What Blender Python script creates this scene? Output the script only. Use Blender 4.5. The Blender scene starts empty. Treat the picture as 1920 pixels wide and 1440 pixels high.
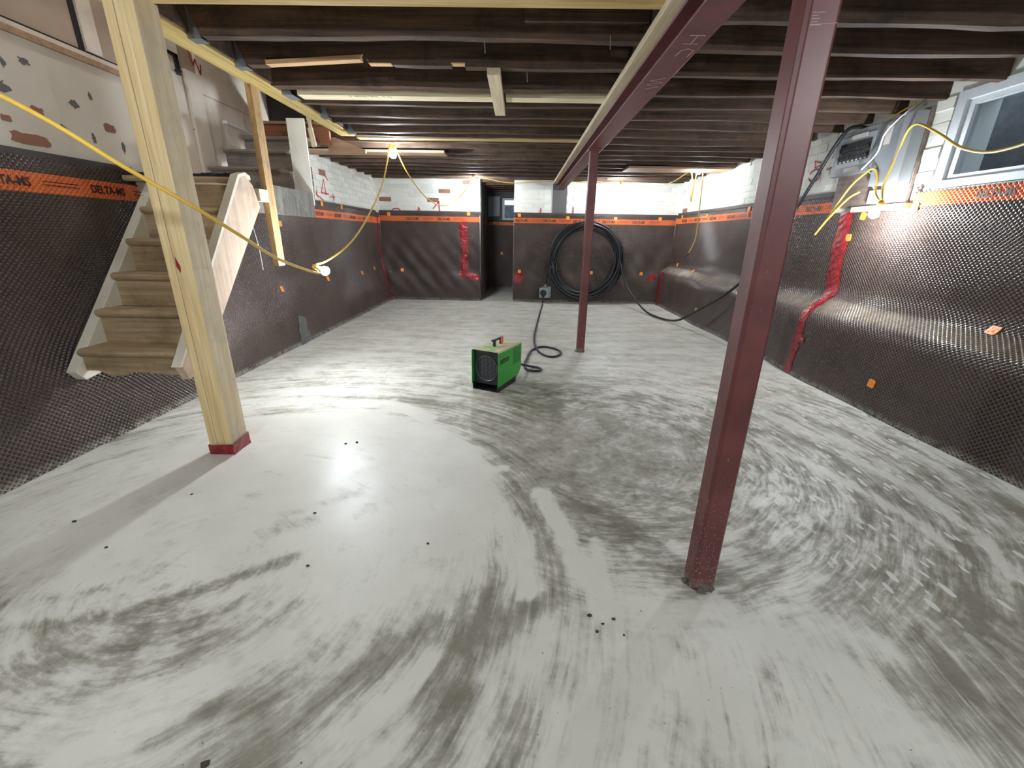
import bpy, math, random
import numpy as np
from mathutils import Vector, Matrix, noise as mnoise

random.seed(7)
scene = bpy.context.scene
C = scene.collection

# ------------------------------------------------------------------ camera, world, exposure
FPX = 795.0
H = 1.2
RIGHT = np.array([0.99970, 0.01790, 0.01650])
def _cam():
    def ray(x, y): return np.array([x - 960.0, y - 720.0, FPX])
    n = ray(920, 2990); n /= np.linalg.norm(n)
    d = ray(975, 442); d -= n * d.dot(n); d /= np.linalg.norm(d)
    r = np.cross(n, d)
    if r[0] < 0: r = -r
    return np.array([r, d, -n])
R3 = _cam()
cam_data = bpy.data.cameras.new('camera')
cam_data.sensor_width = 36.0
cam_data.lens = FPX / 1920.0 * 36.0
cam_data.clip_start = 0.02
cam = bpy.data.objects.new('camera', cam_data)
C.objects.link(cam)
_r, _d, _f = R3[:, 0], R3[:, 1], R3[:, 2]
cam.matrix_world = Matrix(((_r[0], -_d[0], -_f[0], 0), (_r[1], -_d[1], -_f[1], 0), (_r[2], -_d[2], -_f[2], H), (0, 0, 0, 1)))
scene.camera = cam

world = bpy.data.worlds.new('world'); scene.world = world
world.use_nodes = True
world.node_tree.nodes['Background'].inputs[0].default_value = (0.62, 0.72, 0.85, 1)
world.node_tree.nodes['Background'].inputs[1].default_value = 1.3

scene.view_settings.view_transform = 'Standard'
scene.view_settings.look = 'None'
scene.view_settings.gamma = 1.0
scene.view_settings.use_curve_mapping = False
scene.view_settings.exposure = 0.95
BULB = 680.0          # radiance of a lit bulb of the light string

# ------------------------------------------------------------------ helpers
def s2l(c):
    return tuple(((v / 255.0) / 12.92 if v / 255.0 <= 0.04045 else ((v / 255.0 + 0.055) / 1.055) ** 2.4) for v in c) + (1.0,)

class NT:
    def __init__(self, name):
        self.m = bpy.data.materials.new(name); self.m.use_nodes = True
        self.t = self.m.node_tree; self.b = self.t.nodes['Principled BSDF']
        self.tc = self.t.nodes.new('ShaderNodeTexCoord')
    def n(self, kind, **kw):
        o = self.t.nodes.new(kind)
        for k, v in kw.items(): setattr(o, k, v)
        return o
    def l(self, a, b): self.t.links.new(a, b)
    def mapping(self, scale, src=None, rot=(0, 0, 0)):
        mp = self.n('ShaderNodeMapping'); mp.inputs['Scale'].default_value = scale; mp.inputs['Rotation'].default_value = rot
        self.l(src or self.tc.outputs['Object'], mp.inputs['Vector']); return mp.outputs['Vector']
    def noise(self, scale, vec=None, detail=5, rough=0.6, dist=0.0):
        x = self.n('ShaderNodeTexNoise'); x.inputs['Scale'].default_value = scale; x.inputs['Detail'].default_value = detail
        x.inputs['Roughness'].default_value = rough; x.inputs['Distortion'].default_value = dist
        self.l(vec or self.tc.outputs['Object'], x.inputs['Vector']); return x.outputs['Fac']
    def ramp(self, fac, stops):
        x = self.n('ShaderNodeValToRGB'); cr = x.color_ramp
        while len(cr.elements) < len(stops): cr.elements.new(0.5)
        for e, (p, c) in zip(cr.elements, stops):
            e.position = p; e.color = c if len(c) == 4 else tuple(c) + (1,)
        self.l(fac, x.inputs['Fac']); return x.outputs['Color']
    def mix(self, fac, a, b):
        x = self.n('ShaderNodeMix', data_type='RGBA')
        if isinstance(fac, float): x.inputs['Factor'].default_value = fac
        else: self.l(fac, x.inputs['Factor'])
        for s, v in (('A', a), ('B', b)):
            i = [q for q in x.inputs if q.name == s and q.type == 'RGBA'][0]
            if isinstance(v, tuple): i.default_value = v
            else: self.l(v, i)
        return [q for q in x.outputs if q.type == 'RGBA'][0]
    def math(self, op, a, b=0.0, c=None, clamp=False):
        x = self.n('ShaderNodeMath', operation=op); x.use_clamp = clamp
        for i, v in enumerate((a, b, c)):
            if v is None: continue
            if isinstance(v, (int, float)): x.inputs[i].default_value = v
            else: self.l(v, x.inputs[i])
        return x.outputs[0]
    def bump(self, h, strength=0.3, dist=0.01):
        x = self.n('ShaderNodeBump'); x.inputs['Strength'].default_value = strength; x.inputs['Distance'].default_value = dist
        self.l(h, x.inputs['Height']); self.l(x.outputs['Normal'], self.b.inputs['Normal'])
    def done(self, col, rough=0.6, metal=0.0, spec=0.5):
        if isinstance(col, tuple): self.b.inputs['Base Color'].default_value = col
        else: self.l(col, self.b.inputs['Base Color'])
        if isinstance(rough, (int, float)): self.b.inputs['Roughness'].default_value = rough
        else: self.l(rough, self.b.inputs['Roughness'])
        self.b.inputs['Metallic'].default_value = metal
        self.b.inputs['Specular IOR Level'].default_value = spec
        return self.m

def m_plain(name, c, rough=0.6, var=0.12, scale=14.0, bump=0.0, metal=0.0, spec=0.5):
    t = NT(name); a = s2l(c)
    f = t.noise(scale, detail=6)
    lo = tuple(v * (1 - var) for v in a[:3]); hi = tuple(min(1, v * (1 + var)) for v in a[:3])
    col = t.ramp(f, [(0.3, lo), (0.7, hi)])
    if bump: t.bump(t.noise(scale * 3, detail=4), bump, 0.004)
    return t.done(col, rough, metal, spec)

def m_wood(name, c1, c2, axis, rough=0.75, dirt=0.0, dirtc=(60, 52, 45), knots=True, scale=1.0):
    t = NT(name)
    sc = [26.0 * scale] * 3; sc[axis] = 1.6 * scale
    g = t.noise(1.0, t.mapping(tuple(sc)), detail=7, rough=0.62, dist=0.6)
    fine = [130.0] * 3; fine[axis] = 3.0
    g2 = t.noise(1.0, t.mapping(tuple(fine)), detail=3)
    col = t.ramp(t.math('ADD', t.math('MULTIPLY', g, 0.75), t.math('MULTIPLY', g2, 0.25)), [(0.34, s2l(c1)), (0.62, s2l(c2))])
    if knots:
        sp = [5.0] * 3; sp[axis] = 2.2
        k = t.noise(2.4, t.mapping(tuple(sp)), detail=1)
        col = t.mix(t.ramp(k, [(0.77, (0, 0, 0)), (0.80, (1, 1, 1))]), col, s2l(tuple(int(v * 0.6) for v in c1)))
    if dirt:
        d = t.noise(5.0, detail=8, rough=0.7)
        col = t.mix(t.math('MULTIPLY', t.ramp(d, [(0.48, (0, 0, 0)), (0.66, (1, 1, 1))]), dirt), col, s2l(dirtc))
    t.bump(g2, 0.25, 0.002)
    return t.done(col, rough, 0, 0.3)

def m_paint_worn(name, paint, under, amount=0.62, rough=0.65, scale=7.0, spots=True):
    t = NT(name)
    n1 = t.noise(scale, detail=9, rough=0.72, dist=0.4)
    grime = t.noise(2.2, detail=6)
    p = t.mix(t.ramp(grime, [(0.35, (0, 0, 0)), (0.75, (1, 1, 1))]), s2l(paint), s2l(tuple(int(v * 0.84) for v in paint)))
    col = t.mix(t.ramp(n1, [(amount, (0, 0, 0)), (amount + 0.02, (1, 1, 1))]), p, s2l(under))
    if spots:
        n2 = t.noise(scale * 7, detail=2)
        col = t.mix(t.ramp(n2, [(0.74, (0, 0, 0)), (0.76, (1, 1, 1))]), col, s2l(tuple(int(v * 0.6) for v in under)))
    t.bump(n1, 0.25, 0.004)
    return t.done(col, rough, 0, 0.3)

def m_emit(name, c, strength):
    t = NT(name)
    t.b.inputs['Base Color'].default_value = (0.8, 0.8, 0.8, 1)
    t.b.inputs['Emission Color'].default_value = c + (1,)
    t.b.inputs['Emission Strength'].default_value = strength
    return t.m

class MB:
    """collects shapes into one mesh"""
    def __init__(self): self.v = []; self.f = []
    def add(self, vs, fs):
        o = len(self.v); self.v += [tuple(p) for p in vs]; self.f += [tuple(i + o for i in q) for q in fs]; return self
    def hexa(self, p):   # 8 points: bottom ring ccw, top ring ccw
        return self.add(p, [(3, 2, 1, 0), (4, 5, 6, 7), (0, 1, 5, 4), (1, 2, 6, 5), (2, 3, 7, 6), (3, 0, 4, 7)])
    def box(self, x0, x1, y0, y1, z0, z1):
        return self.hexa([(x0, y0, z0), (x1, y0, z0), (x1, y1, z0), (x0, y1, z0), (x0, y0, z1), (x1, y0, z1), (x1, y1, z1), (x0, y1, z1)])
    def prism(self, poly, axis, a, b):   # polygon in the other two axes, extruded along axis
        n = len(poly)
        def mk(p, t):
            return [(t, p[0], p[1]), (p[0], t, p[1]), (p[0], p[1], t)][axis]
        vs = [mk(p, a) for p in poly] + [mk(p, b) for p in poly]
        return self.add(vs, [tuple(range(n))[::-1], tuple(range(n, 2 * n))] + [(i, (i + 1) % n, n + (i + 1) % n, n + i) for i in range(n)])
    def cyl(self, p0, p1, r0, r1=None, n=16):
        r1 = r0 if r1 is None else r1
        p0 = Vector(p0); p1 = Vector(p1); d = (p1 - p0).normalized()
        a = d.orthogonal().normalized(); b = d.cross(a)
        vs = []
        for p, r in ((p0, r0), (p1, r1)):
            for i in range(n):
                t = 2 * math.pi * i / n; vs.append(p + a * (r * math.cos(t)) + b * (r * math.sin(t)))
        return self.add(vs, [tuple(range(n))[::-1], tuple(range(n, 2 * n))] + [(i, (i + 1) % n, n + (i + 1) % n, n + i) for i in range(n)])
    def lathe(self, prof, c=(0, 0, 0), n=16):   # prof [(r,z)]
        vs = []; fs = []
        for r, z in prof:
            for i in range(n):
                t = 2 * math.pi * i / n; vs.append((c[0] + r * math.cos(t), c[1] + r * math.sin(t), c[2] + z))
        for k in range(len(prof) - 1):
            for i in range(n): fs.append((k * n + i, k * n + (i + 1) % n, (k + 1) * n + (i + 1) % n, (k + 1) * n + i))
        fs.append(tuple(range(n))[::-1]); fs.append(tuple(range((len(prof) - 1) * n, len(prof) * n)))
        return self.add(vs, fs)
    def tube(self, pts, r, n=8):
        pts = [Vector(p) for p in pts]; m = len(pts); vs = []; fs = []
        t0 = (pts[1] - pts[0]).normalized(); a = t0.orthogonal().normalized()
        for i, p in enumerate(pts):
            t = ((pts[min(i + 1, m - 1)] - pts[max(i - 1, 0)])).normalized()
            a = (a - t * a.dot(t)).normalized(); b = t.cross(a)
            rr = r(i / (m - 1)) if callable(r) else r
            for k in range(n):
                q = 2 * math.pi * k / n; vs.append(p + a * (rr * math.cos(q)) + b * (rr * math.sin(q)))
        for i in range(m - 1):
            for k in range(n): fs.append((i * n + k, i * n + (k + 1) % n, (i + 1) * n + (k + 1) % n, (i + 1) * n + k))
        fs.append(tuple(range(n))[::-1]); fs.append(tuple(range((m - 1) * n, m * n)))
        return self.add(vs, fs)
    def ribbon(self, pts, w, nrm, th=0.0015):  # flat painted stroke with a little thickness
        pts = [Vector(p) for p in pts]; nrm = Vector(nrm).normalized()
        for a, b in zip(pts[:-1], pts[1:]):
            d = (b - a).normalized(); s = d.cross(nrm).normalized() * (w / 2); a2 = a - d * w * 0.3; b2 = b + d * w * 0.3
            self.hexa([a2 - s, b2 - s, b2 + s, a2 + s, a2 - s + nrm * th, b2 - s + nrm * th, b2 + s + nrm * th, a2 + s + nrm * th])
        return self
    def mesh(self, name, smooth=False, off=(0, 0, 0)):
        me = bpy.data.meshes.new(name)
        me.from_pydata([(v[0] - off[0], v[1] - off[1], v[2] - off[2]) for v in self.v], [], self.f)
        me.validate(); 
        if smooth:
            for p in me.polygons: p.use_smooth = True
        me.update(); return me

def fixnormals(me):
    import bmesh
    bm = bmesh.new(); bm.from_mesh(me); bmesh.ops.recalc_face_normals(bm, faces=bm.faces); bm.to_mesh(me); bm.free()

def part(name, mb, mat, parent, smooth=False, bevel=0.0, label=None, kind=None):
    """a mesh given in world coordinates, parented to an Empty (or another part)"""
    me = mb.mesh(name, smooth); fixnormals(me)
    o = bpy.data.objects.new(name, me); C.objects.link(o)
    me.materials.append(mat)
    if parent is not None:
        o.parent = parent
        p = parent; w = Vector((0, 0, 0))
        while p is not None: w += p.location; p = p.parent
        o.location = -w
    if bevel:
        b = o.modifiers.new('bevel', 'BEVEL'); b.width = bevel; b.segments = 2; b.limit_method = 'ANGLE'
    if label: o['label'] = label
    if kind: o['kind'] = kind
    return o

def thing(name, label, cat, loc=(0, 0, 0), group=None):
    o = bpy.data.objects.new(name, None); C.objects.link(o); o.location = loc; o.empty_display_size = 0.1
    o['label'] = label; o['category'] = cat
    if group: o['group'] = group
    return o

def solo(name, mb, mat, label, cat, group=None, smooth=False, bevel=0.0):
    xs = np.array(mb.v); off = ((xs[:, 0].min() + xs[:, 0].max()) / 2, (xs[:, 1].min() + xs[:, 1].max()) / 2, xs[:, 2].min())
    me = mb.mesh(name, smooth, off); fixnormals(me); me.materials.append(mat)
    o = bpy.data.objects.new(name, me); C.objects.link(o); o.location = off
    o['label'] = label; o['category'] = cat
    if group: o['group'] = group
    if bevel:
        b = o.modifiers.new('bevel', 'BEVEL'); b.width = bevel; b.segments = 2; b.limit_method = 'ANGLE'
    return o

def struct(name, mb, mat, label=None, smooth=False):
    o = part(name, mb, mat, None, smooth); o['kind'] = 'structure'
    if label: o['label'] = label
    return o

def catmull(pts, n=8):
    P = [Vector(p) for p in pts]; P = [P[0] * 2 - P[1]] + P + [P[-1] * 2 - P[-2]]; out = []
    for i in range(1, len(P) - 2):
        a, b, c, d = P[i - 1:i + 3]
        for k in range(n):
            t = k / n
            out.append(0.5 * ((2 * b) + (c - a) * t + (2 * a - 5 * b + 4 * c - d) * t * t + (3 * b - a - 3 * c + d) * t ** 3))
    out.append(P[-2]); return out

_txt = {}
def text_polys(s, size):
    """2D text outline as vertices/faces (built-in font), origin at the left end of the baseline"""
    if (s, size) in _txt: return _txt[(s, size)]
    cu = bpy.data.curves.new('lettering', 'FONT'); cu.body = s; cu.size = size; cu.resolution_u = 2; cu.offset = size * 0.028
    o = bpy.data.objects.new('lettering', cu); C.objects.link(o)
    dg = bpy.context.evaluated_depsgraph_get()
    me = bpy.data.meshes.new_from_object(o.evaluated_get(dg))
    vs = np.array([v.co[:] for v in me.vertices]); fs = [tuple(p.vertices) for p in me.polygons]
    bpy.data.objects.remove(o); bpy.data.meshes.remove(me)
    _txt[(s, size)] = (vs, fs); return vs, fs

def letter(name, s, size, org, ud, vd, mat, parent, shear=0.0, sx=1.0, label=None):
    vs, fs = text_polys(s, size); org = Vector(org); ud = Vector(ud); vd = Vector(vd)
    mb = MB(); mb.add([org + ud * ((v[0] + shear * v[1]) * sx) + vd * v[1] for v in vs], fs)
    return part(name, mb, mat, parent, label=label)

# ------------------------------------------------------------------ materials
M = {}
M['maroon'] = None
def steel_red():
    t = NT('red_oxide_steel')
    n = t.noise(6, detail=6)
    col = t.ramp(n, [(0.3, s2l((84, 40, 40))), (0.7, s2l((112, 58, 56)))])
    sc = t.noise(1.0, t.mapping((70, 70, 14)), detail=6, rough=0.75)
    col = t.mix(t.ramp(sc, [(0.665, (0, 0, 0)), (0.71, (1, 1, 1))]), col, s2l((176, 150, 142)))
    sp = t.noise(160, detail=1)
    z = t.n('ShaderNodeSeparateXYZ'); t.l(t.tc.outputs['Object'], z.inputs[0])
    low = t.ramp(z.outputs['Z'], [(0.0, (1, 1, 1)), (0.55, (0, 0, 0))])
    spm = t.math('MULTIPLY', t.ramp(sp, [(0.66, (0, 0, 0)), (0.69, (1, 1, 1))]), low)
    col = t.mix(spm, col, s2l((176, 164, 152)))
    crust = t.math('MULTIPLY', t.ramp(z.outputs['Z'], [(0.0, (1, 1, 1)), (0.06, (0, 0, 0))]), t.ramp(t.noise(40), [(0.4, (0, 0, 0)), (0.55, (1, 1, 1))]))
    col = t.mix(crust, col, s2l((128, 124, 112)))
    return t.done(col, 0.42, 0, 0.5)
M['steel'] = steel_red()
M['chalk'] = m_plain('chalk_mark', (178, 152, 148), 0.9)
M['lumber_z'] = m_wood('new_lumber_upright', (208, 178, 124), (240, 218, 170), 2)
M['lumber_x'] = m_wood('new_lumber_across', (170, 140, 88), (214, 190, 134), 0)
M['lumber_y'] = m_wood('new_lumber_lengthwise', (160, 134, 78), (206, 184, 122), 1)
M['lumber_pale_x'] = m_wood('pale_lumber_across', (206, 188, 150), (236, 224, 194), 0)
M['lumber_pale_y'] = m_wood('pale_lumber_lengthwise', (186, 168, 138), (218, 204, 176), 1)
M['stud'] = m_wood('stained_stud', (176, 138, 92), (214, 180, 130), 2, dirt=0.5, dirtc=(96, 92, 84))
M['grubby'] = m_wood('dusty_lumber_face', (190, 170, 136), (216, 200, 172), 2, dirt=0.35, dirtc=(150, 140, 124))
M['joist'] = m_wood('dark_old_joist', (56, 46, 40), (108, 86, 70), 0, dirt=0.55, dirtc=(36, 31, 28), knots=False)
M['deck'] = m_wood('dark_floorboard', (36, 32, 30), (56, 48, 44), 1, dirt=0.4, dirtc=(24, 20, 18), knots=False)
M['broken'] = m_wood('torn_wood', (186, 144, 104), (220, 184, 142), 0, knots=False)
M['tread'] = m_wood('bare_stair_wood', (140, 120, 92), (184, 160, 126), 0, dirt=0.5, dirtc=(96, 82, 64), knots=False)
M['tread_dark'] = m_wood('grey_stair_wood', (112, 104, 96), (146, 136, 126), 0, dirt=0.4, dirtc=(64, 60, 56), knots=False)
M['stringer'] = m_paint_worn('chipped_cream_paint', (226, 218, 202), (136, 114, 88), 0.615)
M['stringer_bare'] = m_wood('pinkish_stringer_wood', (186, 160, 138), (212, 190, 168), 2, dirt=0.35, dirtc=(120, 104, 92), knots=False)
M['white_board'] = m_paint_worn('white_painted_board', (228, 224, 212), (120, 108, 96), 0.73)
M['brown_board'] = m_wood('reddish_board', (120, 74, 52), (150, 98, 72), 0, knots=False)
M['header'] = m_wood('header_wood', (150, 120, 96), (182, 152, 126), 0, knots=False)
M['carpet'] = m_plain('dark_carpet_edge', (40, 42, 48), 0.95, 0.4, 200, 0.8)
M['curb'] = m_paint_worn('grey_concrete_curb', (108, 106, 104), (150, 146, 136), 0.63, rough=0.9)
M['fascia'] = m_wood('scuffed_grey_board', (78, 75, 72), (118, 114, 108), 2, dirt=0.5, dirtc=(150, 146, 136), knots=False)
M['galv'] = m_plain('galvanised_steel', (150, 158, 164), 0.4, 0.1, 30, 0, 0.8)
M['orange'] = m_plain('orange_plastic', (240, 150, 60), 0.4, 0.06)
M['blackprint'] = m_plain('black_print', (42, 26, 24), 0.6, 0.1)
M['blackplastic'] = m_plain('black_plastic', (26, 26, 30), 0.4, 0.2)
M['rubber'] = m_plain('black_rubber_cable', (26, 27, 30), 0.45, 0.25, 40)
M['greypaint'] = m_plain('grey_enamel', (132, 136, 140), 0.42, 0.06, 6)
M['greypaint2'] = m_plain('pale_grey_enamel', (152, 158, 162), 0.42, 0.06, 6)
M['plywood'] = m_wood('old_plywood', (112, 98, 92), (146, 128, 118), 1, dirt=0.4, knots=False)
M['shelfwood'] = m_wood('cream_strip_wood', (206, 190, 160), (230, 216, 190), 1, knots=False)
M['paper'] = m_plain('paper_label', (206, 202, 196), 0.9, 0.05, 60)
M['whiteplastic'] = m_plain('white_plastic', (222, 224, 224), 0.4, 0.03)
M['vinyl'] = m_plain('grey_white_vinyl', (196, 202, 206), 0.4, 0.05)
M['yellowcord'] = m_plain('yellow_cord', (226, 186, 78), 0.5, 0.08)
M['redpaint'] = m_plain('red_spray_paint', (196, 40, 46), 0.6, 0.15, 60)
M['darkred'] = m_plain('dark_red_marker', (150, 34, 36), 0.7, 0.1, 60)
M['green'] = m_plain('green_enamel', (52, 158, 56), 0.45, 0.07, 5)
M['greendk'] = m_plain('dark_green_print', (20, 84, 30), 0.5, 0.1)
M['dustygreen'] = None
t = NT('dusty_green_top')
M['dustytop'] = t.done(t.mix(t.ramp(t.noise(7, detail=8), [(0.28, (0, 0, 0)), (0.5, (1, 1, 1))]), s2l((96, 164, 84)), s2l((202, 192, 160))), 0.8)
M['heatblack'] = m_plain('black_heater_face', (24, 24, 27), 0.45, 0.2)
M['wire'] = m_plain('grey_wire_grille', (96, 102, 108), 0.4, 0.1, 30, 0, 0.6)
M['orangetag'] = m_plain('orange_tag', (230, 120, 88), 0.6, 0.15, 80)
M['bulb'] = m_emit('lit_bulb', (0.87, 0.94, 1.0), BULB)
M['crumb'] = m_plain('dark_crumb', (70, 62, 54), 0.9, 0.3, 80)
M['drywall'] = m_plain('dull_pinkish_panel', (168, 149, 132), 0.8, 0.08, 3)
M['trimwhite'] = m_paint_worn('off_white_trim', (228, 216, 202), (120, 106, 92), 0.75)
M['dark'] = m_plain('painted_gap_shade', (34, 30, 28), 0.9)  # near-black colour painted in for the shade of openings and gaps
M['gravel'] = m_plain('window_well_soil', (92, 92, 92), 0.9, 0.3, 9)
M['whitewall'] = m_plain('white_limewash', (226, 226, 218), 0.75, 0.05, 5, 0.3)
M['pole'] = m_wood('cream_round_pole', (196, 180, 146), (224, 212, 184), 2, dirt=0.4, dirtc=(120, 110, 96), knots=False)

def glassmat():
    t = NT('window_glass')
    t.b.inputs['Transmission Weight'].default_value = 1.0
    t.b.inputs['IOR'].default_value = 1.05
    return t.done((0.85, 0.92, 0.97, 1), 0.03)
M['glass'] = glassmat()

def membrane_mat(name, c1, c2, rough):
    t = NT(name)
    n = t.noise(3.0, detail=5)
    col = t.ramp(n, [(0.3, s2l(c1)), (0.7, s2l(c2))])
    bd_ = t.n('ShaderNodeAttribute'); bd_.attribute_name = 'band'           # the printed orange band
    col = t.mix(t.math('GREATER_THAN', bd_.outputs['Fac'], 0.0), col, t.ramp(n, [(0.3, s2l((206, 98, 50))), (0.7, s2l((226, 120, 66)))]))
    z = t.n('ShaderNodeSeparateXYZ'); g = t.n('ShaderNodeNewGeometry'); t.l(g.outputs['Position'], z.inputs[0])
    low = t.ramp(z.outputs['Z'], [(0.0, (1, 1, 1)), (0.055, (0, 0, 0))])      # cement splashes along the slab edge
    sp = t.math('MULTIPLY', low, t.ramp(t.noise(14, detail=6, rough=0.7), [(0.40, (0, 0, 0)), (0.52, (1, 1, 1))]))
    col = t.mix(sp, col, s2l((150, 146, 134)))
    at = t.n('ShaderNodeAttribute'); at.attribute_name = 'ledge'          # settled dust on the bench tops
    du = t.math('MULTIPLY', t.ramp(at.outputs['Fac'], [(0.60, (0, 0, 0)), (0.88, (1, 1, 1))]), t.ramp(t.noise(6, detail=6, rough=0.7), [(0.3, (0.2,) * 3), (0.62, (0.85,) * 3)]))
    col = t.mix(du, col, s2l((150, 138, 120)))
    return t.done(col, rough, 0, 0.5)
M['membrane'] = membrane_mat('brown_dimpled_plastic', (68, 56, 51), (86, 71, 65), 0.27)
M['membrane_flat'] = membrane_mat('brown_plastic_edge', (58, 51, 49), (70, 61, 58), 0.6)

def tape_mat():
    t = NT('glossy_red_tape')
    n = t.noise(30, detail=5, rough=0.7, dist=1.0)
    col = t.ramp(n, [(0.25, s2l((80, 12, 20))), (0.55, s2l((146, 28, 36))), (0.8, s2l((190, 66, 68)))])
    t.bump(n, 0.7, 0.008)
    return t.done(col, 0.16, 0, 0.6)
M['tape'] = tape_mat()

def brick_mat(name, paint, red):
    t = NT(name)
    oi = t.n('ShaderNodeObjectInfo')
    n1 = t.noise(16, detail=8, rough=0.7)
    base = t.mix(t.noise(3, detail=4), s2l(paint), s2l(tuple(int(v * 0.90) for v in paint)))
    if red is not None:
        col = t.mix(t.ramp(n1, [(0.68, (0, 0, 0)), (0.71, (1, 1, 1))]), base, s2l(red))
    else:
        col = base
    t.bump(t.noise(40, detail=5), 0.45, 0.004)
    return t.done(col, 0.75, 0, 0.3)
M['brick_white'] = brick_mat('white_painted_brick', (230, 229, 220), (160, 146, 136))
M['brick_grey'] = brick_mat('greyed_white_brick', (221, 220, 212), (150, 134, 124))
M['brick_red'] = brick_mat('bare_red_brick', (148, 106, 88), (186, 176, 164))

def plaster_mat():
    t = NT('patchy_white_plaster')
    n = t.noise(2.6, detail=9, rough=0.66, dist=0.3)
    c = t.ramp(t.noise(1.4, detail=5), [(0.3, s2l((214, 208, 196))), (0.7, s2l((196, 188, 174)))])
    c = t.mix(t.ramp(n, [(0.645, (0, 0, 0)), (0.665, (1, 1, 1))]), c, s2l((150, 146, 140)))
    n2 = t.noise(5.0, t.mapping((1, 1, 1.8)), detail=6, rough=0.7)
    c = t.mix(t.ramp(n2, [(0.70, (0, 0, 0)), (0.715, (1, 1, 1))]), c, s2l((140, 100, 80)))
    t.bump(t.noise(12, detail=7), 0.5, 0.01)
    return t.done(c, 0.85, 0, 0.3)
M['plaster'] = plaster_mat()

# concrete slab: white laitance smeared in trowel arcs over darker damp concrete
def floor_mat():
    t = NT('troweled_concrete')
    g = t.n('ShaderNodeNewGeometry'); P = g.outputs['Position']
    def att(n):
        a = t.n('ShaderNodeAttribute'); a.attribute_name = n; return a.outputs['Fac']
    w = t.n('ShaderNodeTexNoise'); w.inputs['Scale'].default_value = 1.7; w.inputs['Detail'].default_value = 3; t.l(P, w.inputs['Vector'])
    sub = t.n('ShaderNodeVectorMath', operation='SUBTRACT'); t.l(w.outputs['Color'], sub.inputs[0]); sub.inputs[1].default_value = (0.5, 0.5, 0.5)
    scl = t.n('ShaderNodeVectorMath', operation='SCALE'); t.l(sub.outputs[0], scl.inputs[0]); scl.inputs['Scale'].default_value = 0.10
    add = t.n('ShaderNodeVectorMath', operation='ADD'); t.l(P, add.inputs[0]); t.l(scl.outputs[0], add.inputs[1])
    PW = add.outputs[0]
    def arcs(cx, cy, kr, ka, detail=8, rough=0.62, seed=0.0):
        s = t.n('ShaderNodeVectorMath', operation='SUBTRACT'); t.l(PW, s.inputs[0]); s.inputs[1].default_value = (cx, cy, 0)
        ml = t.n('ShaderNodeVectorMath', operation='MULTIPLY'); t.l(s.outputs[0], ml.inputs[0]); ml.inputs[1].default_value = (1, 1, 0)
        ln = t.n('ShaderNodeVectorMath', operation='LENGTH'); t.l(ml.outputs[0], ln.inputs[0])
        nm = t.n('ShaderNodeVectorMath', operation='NORMALIZE'); t.l(ml.outputs[0], nm.inputs[0])
        sp = t.n('ShaderNodeSeparateXYZ'); t.l(nm.outputs[0], sp.inputs[0])
        cb = t.n('ShaderNodeCombineXYZ')
        t.l(t.math('MULTIPLY_ADD', ln.outputs['Value'], kr, seed), cb.inputs[0])
        t.l(t.math('MULTIPLY', sp.outputs['X'], ka), cb.inputs[1]); t.l(t.math('MULTIPLY', sp.outputs['Y'], ka), cb.inputs[2])
        return t.noise(1.0, cb.outputs[0], detail, rough)
    def mixf(f, a, b):
        x = t.n('ShaderNodeMix', data_type='FLOAT'); t.l(f, x.inputs[0]); t.l(a, x.inputs[2]); t.l(b, x.inputs[3]); return x.outputs[0]
    sA = arcs(-1.2, 1.25, 7.0, 2.2, seed=3.0)
    sB = arcs(0.55, 2.35, 8.0, 2.8, seed=11.0)
    sC = arcs(0.55, 0.55, 7.0, 3.0, seed=7.0)
    mA = arcs(-1.2, 1.25, 20.0, 3.2, 6, 0.6, 21.0); mB = arcs(0.55, 2.35, 26.0, 6.0, 6, 0.6, 31.0)
    mf = t.n('ShaderNodeMapping'); mf.inputs['Scale'].default_value = (0.9, 3.6, 1); t.l(PW, mf.inputs['Vector'])
    sF = t.noise(1.6, mf.outputs[0], 8, 0.66)
    st = mixf(att('w_far'), mixf(att('w_c'), mixf(att('w_b'), sA, sB), sC), sF)
    fineA = arcs(-1.2, 1.25, 60.0, 4.0, 4, 0.6, 1.0)
    fineB = arcs(0.55, 2.35, 70.0, 9.0, 4, 0.6, 5.0)
    fine = mixf(att('w_b'), fineA, fineB)
    mid = mixf(att('w_b'), mA, mB)
    cloud = t.noise(5.5, PW, 9, 0.68)
    nearf = t.math('SUBTRACT', 1.0, t.math('MULTIPLY', att('w_far'), 0.55))
    v = t.math('ADD', att('dust'), t.math('MULTIPLY', t.math('SUBTRACT', st, 0.5), t.math('MULTIPLY', att('amp'), 3.6)))
    v = t.math('ADD', v, t.math('MULTIPLY', t.math('SUBTRACT', fine, 0.5), t.math('MULTIPLY', att('amp'), 2.4)))
    v = t.math('ADD', v, t.math('MULTIPLY', t.math('SUBTRACT', cloud, 0.5), t.math('MULTIPLY', nearf, 0.80)))
    v = t.math('ADD', v, t.math('MULTIPLY', t.math('SUBTRACT', mid, 0.5), t.math('MULTIPLY', att('amp'), t.math('MULTIPLY', nearf, 2.6))))
    v = t.math('ADD', v, t.math('MULTIPLY', t.math('SUBTRACT', t.noise(24.0, PW, 8, 0.72), 0.5), t.math('MULTIPLY', nearf, 0.42)))
    fac = t.ramp(v, [(0.20, (0, 0, 0)), (0.40, (0.36,) * 3), (0.52, (0.76,) * 3), (0.70, (1, 1, 1))])
    damp = t.ramp(t.noise(9, P, 6, 0.7), [(0.3, s2l((116, 110, 97))), (0.7, s2l((148, 142, 128)))])
    olive = t.mix(att('olive'), damp, s2l((116, 114, 96)))
    white = t.ramp(t.noise(2.3, P, 7, 0.6), [(0.3, s2l((208, 205, 195))), (0.7, s2l((224, 221, 212)))])
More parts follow.
